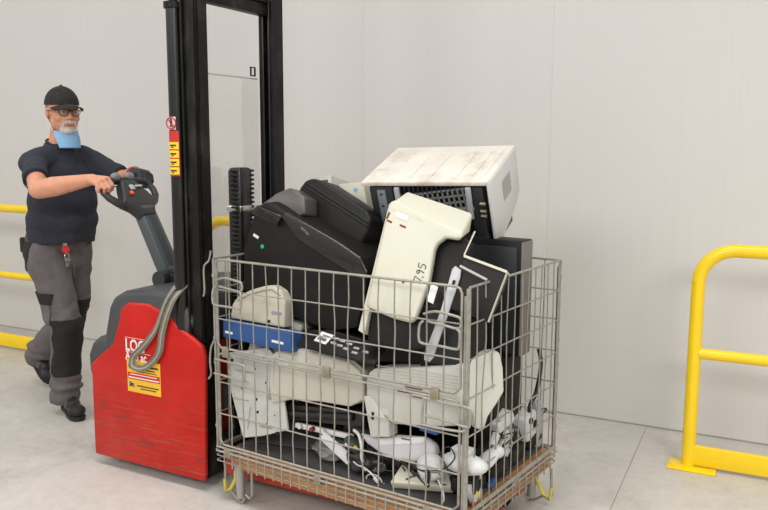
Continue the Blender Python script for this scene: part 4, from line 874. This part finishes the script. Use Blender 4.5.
def remesh(m, vox, smooth=4, post=None):
    me = bpy.data.meshes.new('r'); m.bm.to_mesh(me); m.bm.free()
    o = bpy.data.objects.new('r', me); COL.objects.link(o)
    r = o.modifiers.new('r', 'REMESH'); r.mode = 'VOXEL'; r.voxel_size = vox
    s_ = o.modifiers.new('s', 'SMOOTH'); s_.factor = .5; s_.iterations = smooth
    me2 = bpy.data.meshes.new_from_object(o.evaluated_get(bpy.context.evaluated_depsgraph_get()))
    bpy.data.objects.remove(o); bpy.data.meshes.remove(me)
    out = M(); out.bm.from_mesh(me2); bpy.data.meshes.remove(me2); return out
def wrinkle(m, fn):
    m.bm.normal_update()
    mv = [(v, v.normal*fn(v.co, v.normal)) for v in m.bm.verts]
    for v, d in mv: v.co += d
def cut(m, co, no):
    bmesh.ops.bisect_plane(m.bm, geom=m.bm.verts[:]+m.bm.edges[:]+m.bm.faces[:], plane_co=co, plane_no=no, clear_outer=True)
def shell(src, fn, off, th=.002):
    """a thin layer lying on part of a surface"""
    b = src.bm.copy(); b.normal_update()
    kill = [f for f in b.faces if not fn(f.calc_center_median(), f.normal)]
    bmesh.ops.delete(b, geom=kill, context='FACES'); b.normal_update()
    for v, c in [(v, v.co+v.normal*off) for v in b.verts]: v.co = c
    n = b.verts[:]; r = bmesh.ops.extrude_face_region(b, geom=b.faces[:])
    ev = [g for g in r['geom'] if isinstance(g, bmesh.types.BMVert)]
    b.normal_update()
    for v, c in [(v, v.co+v.normal*th) for v in ev]: v.co = c
    bmesh.ops.recalc_face_normals(b, faces=b.faces); o = M(); o.bm.free(); o.bm = b; return o
PM = thing('person', 'man in black cap, glasses and navy t-shirt walking, both hands on tiller handle', 'person', (-2.80, .37, 0))
def pp(*a, **k): return part(*a, parent=PM, **k)
SHR, ELR, WRR = V((-2.640, .160, 1.390)), V((-2.375, .010, 1.262)), V((-2.060, .092, 1.318))
SHL, ELL, WRL = V((-2.69, .520, 1.405)), V((-2.44, .575, 1.285)), V((-2.185, .445, 1.338))
HPR, KNR, ANR = V((-2.765, .285, .90)), V((-2.615, .285, .49)), V((-2.665, .285, .10))
HPL, KNL, ANL = V((-2.775, .450, .90)), V((-2.875, .490, .475)), V((-3.285, .525, .185))
HC = V((-2.660, .360, 1.650)); HAZ = math.radians(-13)
HFm = X.Translation(HC) @ X.Rotation(HAZ, 4, 'Z') @ X.Rotation(.05, 4, 'Y')
def hp(x, y, z): return HFm @ V((x, y, z))
def finger_chain(m, F_, root, lens, rads, bends, spread=0):
    p = V(root); d = V((math.cos(spread), math.sin(spread), 0)); ang = 0; pts = [p.copy()]
    for L, bnd in zip(lens, bends):
        ang += bnd; dd_ = V((math.cos(ang)*math.cos(spread), math.sin(spread)*math.cos(ang), -math.sin(ang))); p = p+dd_*L; pts.append(p.copy())
    for i in range(len(pts)-1): capn(m, F_ @ pts[i], F_ @ pts[i+1], rads[i], rads[i+1], 10)
    return pts
def hand_mesh(m, W, fwd, up, thumb, s=1.0, k=1.0, curl=(50, 72, 58)):
    fwd = V(fwd).normalized(); up = V(up); up = (up-fwd*up.dot(fwd)).normalized(); sd_ = up.cross(fwd)*thumb
    F_ = X(((fwd.x*s, sd_.x*s, up.x*s, W.x), (fwd.y*s, sd_.y*s, up.y*s, W.y), (fwd.z*s, sd_.z*s, up.z*s, W.z), (0, 0, 0, 1)))
    kk = k*s
    for a, b, ra, rb in (((0, .012, 0), (.082, .031, 0), .019, .0135), ((0, .004, 0), (.087, .010, .003), .020, .0145), ((0, -.006, 0), (.084, -.011, .002), .020, .014), ((0, -.014, 0), (.076, -.031, -.002), .018, .0125)):
        capn(m, F_ @ V(a), F_ @ V(b), ra*kk, rb*kk, 12)
    cr = [math.radians(c) for c in curl]
    for (rx, ry, q, sp_) in ((.083, .031, .95, .07), (.088, .010, 1.06, .02), (.085, -.011, 1.0, -.03), (.077, -.031, .80, -.08)):
        finger_chain(m, F_, (rx, ry, 0), [.040*q, .026*q, .021*q], [.0112*kk*(.9+.1*q), .0100*kk*q**.5, .0092*kk*q**.5, .0080*kk*q**.5], cr, sp_)
    t = [V((.012, .022, -.008)), V((.042, .046, -.020)), V((.072, .044, -.040)), V((.090, .026, -.054))]
    for i in range(3): capn(m, F_ @ t[i], F_ @ t[i+1], (.017, .0125, .0105, .009)[i]*kk, (.0125, .0108, .009)[i]*kk, 10)
    return F_
# ---- body: one continuous surface
m = M()
tors = [((-2.775, .368, .90), (.095, .150, .10)), ((-2.745, .366, 1.04), (.125, .160, .11)), ((-2.715, .365, 1.15), (.150, .172, .14)), ((-2.705, .36, 1.29), (.120, .175, .14)), ((-2.705, .355, 1.38), (.090, .165, .085))]
for c_, r_ in tors: m.ell(c_, r_, None, 24, 14)
capn(m, (-2.70, .355, 1.42), hp(-.020, 0, -.10), .066, .060, 18)
for S_, E_, W_ in ((SHR, ELR, WRR), (SHL, ELL, WRL)):
    capn(m, (-2.70, .357, 1.42), S_, .056, .054); m.ell(tuple(S_), (.053, .053, .053)); capn(m, S_, E_, .051, .045); md = E_+(W_-E_)*.30; capn(m, E_, md, .046, .049); capn(m, md, W_-(W_-E_)*.06, .049, .029, 16, False, .85, (0, 1, .3)); capn(m, W_-(W_-E_)*.12, W_, .029, .026)
for H_, K_, A_ in ((HPR, KNR, ANR), (HPL, KNL, ANL)):
    capn(m, H_, K_, .088, .056); md = K_+(A_-K_)*.3; capn(m, K_, md, .050, .052); capn(m, md, A_, .052, .030)
for A_, pit_ in ((ANR, 0), (ANL, .5)):
    capn(m, A_+V((-.01, 0, -.03)), A_+V((.11, -.03, -.055-pit_*.10)), .026, .024)
# head
m.ell((0, 0, 0), (.100, .076, .110), HFm @ X.Translation((-.012, 0, .022)), 24, 16)
m.ell((0, 0, 0), (.078, .066, .085), HFm @ X.Translation((.020, 0, -.035)), 22, 14)
m.ell((0, 0, 0), (.040, .042, .034), HFm @ X.Translation((.048, 0, -.086)), 18, 12)
for s in (-1, 1):
    m.ell((0, 0, 0), (.026, .026, .026), HFm @ X.Translation((.058, s*.040, -.028)), 14, 10)     # cheeks
    m.ell((0, 0, 0), (.014, .026, .009), HFm @ X.Translation((.080, s*.030, .026)), 12, 8)      # brow
    m.ell((0, 0, 0), (.017, .008, .030), HFm @ X.Translation((-.010, s*.079, -.006)) @ X.Rotation(s*.35, 4, 'Z'), 12, 10)   # ears
    m.ell((0, 0, 0), (.040, .020, .045), HFm @ X.Translation((.005, s*.050, -.050)), 14, 10)
capn(m, hp(.083, 0, .016), hp(.104, 0, -.022), .009, .0135)
for s in (-1, 1): m.ell((0, 0, 0), (.012, .009, .008), HFm @ X.Translation((.094, s*.011, -.026)), 10, 8)
m.ell((0, 0, 0), (.010, .026, .0065), HFm @ X.Translation((.086, 0, -.058)), 14, 8); m.ell((0, 0, 0), (.010, .023, .007), HFm @ X.Translation((.084, 0, -.069)), 14, 8)
m.ell((0, 0, 0), (.016, .022, .016), HFm @ X.Translation((.078, 0, -.094)), 12, 8)
HR = hand_mesh(m, WRR, (.97, -.10, -.06), (.10, -.30, 1), 1, 1.0)
HL = hand_mesh(m, WRL, (.97, -.12, -.10), (.05, .25, 1), -1, 1.05, 1.10)
bodym = remesh(m, .0036, 3)
tmp = bodym.bm.copy()
gl = M(); gl.bm.free(); gl.bm = tmp
body_skin = pp('body', bodym, SKIN, angle=180)
# eyes, brows, beard
EYW = mat('eye_white', (196, 186, 178), .35); IRS = mat('eye_iris', (44, 44, 46), .2)
for s in (-1, 1):
    m = M(); m.ell((0, 0, 0), (.0120, .0125, .0085), HFm @ X.Translation((.0795, s*.031, .005)), 14, 10); e = pp('eye', m, EYW)
    m = M(); m.ell((0, 0, 0), (.003, .005, .005), HFm @ X.Translation((.0905, s*.031, .005)), 10, 8); part('iris', m, IRS, e)
    m = M(); m.ell((0, 0, 0), (.0135, .015, .0055), HFm @ X.Translation((.0805, s*.031, .0115)), 12, 8); pp('eyelid', m, SKIN)
    m = M(); capn(m, hp(.094, s*.016, .030), hp(.083, s*.046, .030), .0040, .0028, 8); pp('eyebrow', m, mat('grey_brown_hair', (120, 104, 92), .9, bump=.8, bscale=900))
m = M(); m.ell((0, 0, 0), (.004, .021, .0022), HFm @ X.Translation((.0935, 0, -.0640)), 12, 6); pp('mouth', m, mat('lip_tone', (150, 84, 74), .5))
BRD = mat('white_grey_beard', (214, 204, 194), .95, noise_amt=.25, nscale=160, bump=1, bscale=1200)
HI = HFm.inverted()
def on_beard(c, n):
    q = HI @ c
    if q.x < .045 or abs(q.y) > .040 or q.z < -.125 or q.z > -.040: return False
    if q.z > -.056: return abs(q.y) < .034 and q.z < -.040 and q.x > .072          # moustache
    if abs(q.y) < .026 and q.z > -.074: return False
    return q.z < -.070 or (abs(q.y) > .026 and q.z < -.052 and abs(q.y) < .038)
pp('beard', shell(gl, on_beard, .0004, .0028), BRD, angle=180)
def on_hair(c, n):
    q = HI @ c; return q.x < -.018 and -.052 < q.z < .05 and (abs(q.y) > .02 or q.x < -.05) and not (abs(q.y) > .082)
pp('hair', shell(gl, on_hair, .0004, .003), mat('short_grey_hair', (136, 124, 112), .95, noise_amt=.2, nscale=200), angle=180)
# cap
m = M(); n = 20
HCP = HFm @ X.Translation((-.012, 0, .040)) @ X.Rotation(-.03, 4, 'Y')
prf = [(1.0, -.012)]+[(math.cos(PI/2*i/8), math.sin(PI/2*i/8)) for i in range(9)]
m.lathe([(r, z*.100) for r, z in prf], HCP @ X.Diagonal((.106, .086, 1, 1)), 28)
CAPM = mat('black_speckled_cap', (26, 25, 24), .9, bump=.5, bscale=600, dirt=(84, 80, 72), dirt_amt=.8, dscale=170)
cp_ = pp('cap', m, CAPM, angle=60)
vs = []; fs = []; nb = 12
for j in range(5):
    u = j/4
    for i in range(nb+1):
        a = (i/nb-.5)*2*1.12; rr_ = 1+.0*u
        x_ = .102*math.cos(a)+u*.096*math.cos(a*.9)**1.0; y_ = .088*math.sin(a)*(1-.06*u); z_ = .004-.022*(y_/.08)**2-.016*u
        vs.append((x_, y_, z_))
m = M(); N1_ = len(vs); vs += [(a, b, c-.004) for a, b, c in vs]
for j in range(4):
    for i in range(nb):
        a = j*(nb+1)+i; fs += [(a, a+1, a+nb+2, a+nb+1), (N1_+a, N1_+a+nb+1, N1_+a+nb+2, N1_+a+1)]
for j in (0, 4):
    for i in range(nb): a = j*(nb+1)+i; fs.append((a, a+1, N1_+a+1, N1_+a))
for i in (0, nb):
    for j in range(4): a = j*(nb+1)+i; fs.append((a, a+nb+1, N1_+a+nb+1, N1_+a))
m.add(vs, fs, HCP); part('cap_brim', m, CAPM, cp_, angle=60)
m = M(); m.ell((0, 0, 0), (.009, .009, .005), HCP @ X.Translation((0, 0, .101)), 10, 6); part('cap_button', m, CAPM, cp_)
# glasses
GLS = mat('dark_glasses_frame', (34, 28, 26), .35)
m = M()
for s in (-1, 1):
    rim = [(.104-abs(y_-0)*.22 if True else 0, s*(y_), z_) for y_, z_ in ((.010, .012), (.014, -.010), (.026, -.017), (.044, -.014), (.056, .0), (.055, .014), (.034, .018))]
    m.tube([hp(*p) for p in spline(rim+[rim[0]], 3)[:-1]], .0019, 6, closed=True)
    m.tube([hp(.092, s*.056, .012), hp(.075, s*.074, .012), hp(.0, s*.085, .008), hp(-.022, s*.083, -.006)], .0019, 6)
m.tube([hp(.103, -.010, .010), hp(.106, 0, .012), hp(.103, .010, .010)], .0019, 6)
g_ = pp('glasses', m, GLS)
for s in (-1, 1):
    m = M(); pts = [hp(.1035-abs(y_)*.22, s*y_, z_) for y_, z_ in ((.010, .012), (.014, -.010), (.026, -.017), (.044, -.014), (.056, .0), (.055, .014), (.034, .018))]
    m.add(pts+[p+HFm.to_3x3() @ V((.0012, 0, 0)) for p in pts], [tuple(range(7)), tuple(range(7, 14))]+[(i, (i+1) % 7, 7+(i+1) % 7, 7+i) for i in range(7)]); part('lens', m, mat('clear_lens', (250, 250, 250), .03, trans=.98), g_)
# blue face mask pulled under the chin
m = M(); vs = []; nr, nc = 8, 14
for i in range(nr+1):
    t = i/nr
    for j in range(nc+1):
        a = (j/nc-.5)*2*(1.12-.45*t); rx = .076+.028*t+.010*math.sin(PI*t)+.003*math.sin(t*22); ry = .072+.016*t
        c_ = hp(-.010+.004*t, .0, -.098); vs.append((c_.x+rx*math.cos(a+HAZ), c_.y+ry*math.sin(a+HAZ), c_.z-.006-.085*t+.020*(1-math.cos(a))*(1-t)))
fs = []; N1_ = len(vs); vs += [(a-.0015, b, c-.001) for a, b, c in vs]
for i in range(nr):
    for j in range(nc): a = i*(nc+1)+j; fs += [(a, a+1, a+nc+2, a+nc+1), (N1_+a, N1_+a+nc+1, N1_+a+nc+2, N1_+a+1)]
for j in range(nc): fs += [(j, j+1, N1_+j+1, N1_+j), (nr*(nc+1)+j, nr*(nc+1)+j+1, N1_+nr*(nc+1)+j+1, N1_+nr*(nc+1)+j)]
m.add(vs, fs); mk_ = pp('face_mask', m, mat('light_blue_mask', (132, 178, 216), .8), angle=180)
m = M()
for s in (-1, 1): m.tube(spline([hp(.03, s*.068, -.098), hp(.010, s*.075, -.060), hp(-.012, s*.083, -.036), hp(-.030, s*.084, -.010), hp(-.026, s*.080, -.05), hp(.0, s*.072, -.10)], 4), .0016, 5)
part('ear_loop', m, mat('white_elastic', (226, 226, 226), .8), mk_)
# ---- t-shirt
m = M()
for c_, r_ in (((-2.745, .368, .97), (.162, .190, .13)), ((-2.740, .368, 1.00), (.168, .188, .13)), ((-2.722, .366, 1.07), (.178, .190, .13)), ((-2.708, .365, 1.17), (.172, .188, .14)), ((-2.700, .36, 1.29), (.143, .190, .14)), ((-2.705, .355, 1.38), (.108, .178, .092))): m.ell(c_, r_, None, 28, 16)
capn(m, (-2.70, .355, 1.40), (-2.69, .357, 1.488), .096, .076, 20, True)
for S_, E_, q in ((SHR, ELR, .66), (SHL, ELL, .84)):
    capn(m, (-2.70, .357, 1.425), S_+V((-.01, 0, .005)), .066, .064, 18); m.ell(tuple(S_+V((-.01, 0, -.01))), (.066, .064, .064)); capn(m, S_, S_+(E_-S_)*q, .064, .063, 18, True)
sh = remesh(m, .0065, 24)
def wr(c, n):
    q = math.sin(c.z*30+c.x*34+c.y*14+4*noise.noise(c*5))*.0014+.011*noise.noise(V((c.x*7, c.y*7, c.z*8)))+.006*noise.noise(c*14)
    return q+.0025*noise.noise(c*28)
wrinkle(sh, wr)
cut(sh, V((-2.74, .37, .935)), V((.10, -.05, -1)))
bmesh.ops.solidify(sh.bm, geom=sh.bm.faces[:], thickness=.0025) if False else None
tee = pp('t_shirt', sh, NAVY, angle=180)
m = M()
for S_, E_, q in ((SHR, ELR, .66), (SHL, ELL, .84)):
    d_ = (E_-S_).normalized(); c_ = S_+(E_-S_)*q; x_ = d_.orthogonal().normalized(); y_ = d_.cross(x_)
    m = M(); m.tube([c_+(x_*math.cos(a)+y_*math.sin(a))*.0615 for a in [i*2*PI/20 for i in range(20)]], .0030, 6, closed=True); part('sleeve_hem', m, NAVY, tee)
m = M(); m.tube([(-2.690+.074*math.cos(a), .357+.072*math.sin(a), 1.486-.022*math.cos(a)) for a in [i*2*PI/28 for i in range(28)]], .0060, 6, closed=True); part('collar', m, NAVY, tee)
# ---- trousers
m = M()
m.ell((-2.770, .366, .955), (.136, .178, .10), None, 26, 14); m.ell((-2.785, .366, .86), (.140, .176, .12), None, 26, 14)
def leg(m, H_, K_, A_, end):
    capn(m, H_, K_, .112, .086, 20); capn(m, K_, K_+(A_-K_)*.35, .086, .082, 20); capn(m, K_+(A_-K_)*.3, A_+(A_-K_).normalized()*end, .082, .077, 20, True)
leg(m, HPR+V((.0, -.006, 0)), KNR, ANR, .040); leg(m, HPL+V((0, .006, 0)), KNL, ANL, .045)
m.ell((-2.70, .29, .68), (.085, .088, .20)); m.ell((-2.80, .475, .68), (.095, .09, .20))
m.ell(tuple(ANR+V((.010, 0, .055))), (.090, .082, .045)); m.ell(tuple(ANL+V((.02, 0, .06))), (.085, .078, .045))
tr = remesh(m, .0065, 5)
def wt(c, n):
    low = max(0, 1-abs(c.z-.16)/.12); kn = max(0, 1-abs(c.z-.55)/.13); hip = max(0, 1-abs(c.z-.80)/.10)
    return math.sin(c.z*95+c.y*20+3*noise.noise(c*8))*.0055*low+math.sin(c.z*60-c.y*30+3*noise.noise(c*7))*.0045*kn+math.sin(c.z*50+c.y*26)*.003*hip+.011*noise.noise(V((c.x*9, c.y*9, c.z*7)))+.005*noise.noise(c*19)
wrinkle(tr, wt)
def onR(c): return c.y < .372+(.02 if c.z < .6 else 0)
tsrc = M(); tsrc.bm.free(); tsrc.bm = tr.bm.copy()
trs = pp('trousers', tr, TROU, angle=180)
fr_dir = V((.80, -.60, 0))
def patch(name, fn, par=trs, mt=BKC, off=.0008, th=.0028): return part(name, shell(tsrc, fn, off, th), mt, par, angle=180)
patch('knee_patch', lambda c, n: .225 < c.z < .545 and c.y < .40 and c.x > -2.78 and n.dot(V((.93, -.36, 0)).normalized()) > .42)
patch('knee_patch', lambda c, n: .34 < c.z < .60 and c.y > .385 and c.x < -2.70 and n.dot(V((.9, .1, .2)).normalized()) > .35)
patch('hip_pocket', lambda c, n: .80+.35*max(0, (c.x+2.76)) < c.z < .965 and c.y < .27 and -2.86 < c.x < -2.735+(.965-c.z)*-.25 and n.y < -.3)
patch('thigh_pocket_flap', lambda c, n: .625 < c.z < .685 and c.y < .34 and -2.80 < c.x < -2.615 and n.y < .1, off=.004, th=.005)
patch('thigh_pocket', lambda c, n: .52 < c.z < .660 and c.y < .33 and -2.79 < c.x < -2.625 and n.y < .05, mt=TROU, off=.001, th=.006)
patch('belt', lambda c, n: .955 < c.z < .992 and abs(n.z) < .6, mt=mat('brown_leather_belt', (70, 48, 36), .5), off=.001, th=.003)
m = M(); fy = []
for k in range(9):
    z_ = .95-.026*k; fy.append((-2.638-.0*k+(-.015)*(k/8), .372, z_))
m.tube(fy, .004, 6); part('fly_seam', m, TROU, trs)
m = M(); m.box((-2.878, .225, .93), (.045, .03, .085), X.Identity(4), bev=.01); part('back_pouch', m, BKC, trs)
# ---- shoes
SHB = mat('black_shoe_leather', (38, 37, 37), .5, noise_amt=.2, nscale=20); SOL = mat('dark_rubber_sole', (24, 24, 24), .7); SHG = mat('grey_brown_suede', (88, 80, 72), .9)
def shoe(heel, yaw_, pitch_):
    Fm = X.Translation(heel) @ X.Rotation(yaw_, 4, 'Z') @ X.Rotation(pitch_, 4, 'Y') @ X.Diagonal((.95, .98, 1, 1))
    m = M(); sole = [(-.012, -.026), (.0, -.034), (.08, -.033), (.17, -.045), (.235, -.042), (.266, -.024), (.274, .002), (.264, .028), (.23, .043), (.16, .042), (.08, .032), (.0, .033), (-.012, .025)]
    m.prism(sole, 0, .024, Fm, .006, 2); s_ = pp('shoe_sole', m, SOL)
    m = M(); ff = lambda x, y, z: tuple(Fm @ V((x, y, z)))
    for c_, r_ in (((.045, 0, .055), (.058, .037, .045)), ((.12, 0, .055), (.085, .041, .042)), ((.205, .0, .046), (.068, .046, .034)), ((.035, 0, .095), (.050, .038, .045)), ((.075, 0, .09), (.055, .034, .038))):
        m.ell((0, 0, 0), r_, Fm @ X.Translation(c_), 20, 12)
    u = remesh(m, .0045, 3); keep = M(); keep.bm.free(); keep.bm = u.bm.copy(); up_ = pp('shoe', u, SHB, angle=180); FI = Fm.inverted()
    def sd(c, n):
        q = FI @ c; return .05 < q.x < .15 and abs(q.y) > .016 and .04 < q.z < .085
    part('side_panel', shell(keep, sd, .0005, .002), SHG, up_, angle=180)
    def tc(c, n):
        q = FI @ c; return q.x > .225 and q.z < .075
    part('toe_cap', shell(keep, tc, .0005, .002), SOL, up_, angle=180)
    for k in range(4):
        x_ = .098+.022*k; z_ = .122-.0125*k*1.15
        m = M(); m.tube([ff(x_, -.022, z_-.012), ff(x_+.006, 0, z_), ff(x_+.010, .022, z_-.012)], .003, 6); part('lace', m, mat('dark_lace', (60, 58, 56), .9), up_)
shoe((-2.700, .315, .002), -.34, 0.0)
shoe((-3.360, .535, .125), -.12, .43)
SOCK = mat('dark_sock', (34, 34, 36), .9)
part('sock', shell(gl, lambda c, n: c.z < .24 and c.y < .42, .0006, .003), SOCK, body_skin, angle=180)
part('sock', shell(gl, lambda c, n: c.z < .36 and c.y > .42 and c.x < -3.05, .0006, .003), SOCK, body_skin, angle=180)
# ---- glove on the left hand, with red cuff
WLi = HL.inverted()
def ong(c, n):
    q = WLi @ c; return q.x > -.020 and q.length < .28 and abs(q.y) < .11 and abs(q.z) < .13
gv = pp('work_glove', shell(gl, ong, .0006, .0030), mat('black_grey_glove', (46, 45, 48), .8, noise_amt=.2, nscale=60), angle=180)
def onc(c, n):
    q = WLi @ c; return -.075 < q.x <= -.012 and q.length < .15
part('glove_cuff', shell(gl, onc, .001, .006), mat('red_glove_cuff', (196, 52, 36), .8), gv, angle=180)
m = M(); m.box((.045, .002, .0215), (.052, .060, .006), HL, bev=.003); part('glove_pad', m, mat('grey_glove_pad', (120, 118, 120), .8), gv)
# key ring hanging at the waist
kr = thing('key_ring', 'red badge reel with silver keys clipped at the man\'s belt', 'keys', (-2.60, .30, .90))
m = M(); m.lathe([(.018, -.004), (.020, 0), (.018, .004)], frame((-2.610, .300, .917), (.9, -.45, 0)), 18); part('badge_reel', m, mat('red_reel', (206, 40, 40), .4), kr)
m = M(); m.box((-2.617, .300, .945), (.012, .026, .030), bev=.003); part('clip', m, CHR, kr)
m = M(); m.tube([V((-2.602, .300, .882))+V((0, .013*math.cos(a), .015*math.sin(a))) for a in [i*2*PI/16 for i in range(16)]], .0022, 6, closed=True); part('ring', m, CHR, kr)
for k, (dy, tl_) in enumerate(((-.006, .04), (.006, -.2))):
    kf_ = frame((-2.600+.003*k, .300+dy, .850), (.9, -.45, 0)) @ X.Rotation(tl_, 4, 'Z')
    m = M(); m.box((0, -.010, 0), (.007, .034, .002), kf_); m.lathe([(.009, -.001), (.009, .001)], kf_ @ X.Translation((0, .012, 0)), 12); part('key', m, CHR, kr)
for o_ in (gl, tsrc): o_.bm.free()
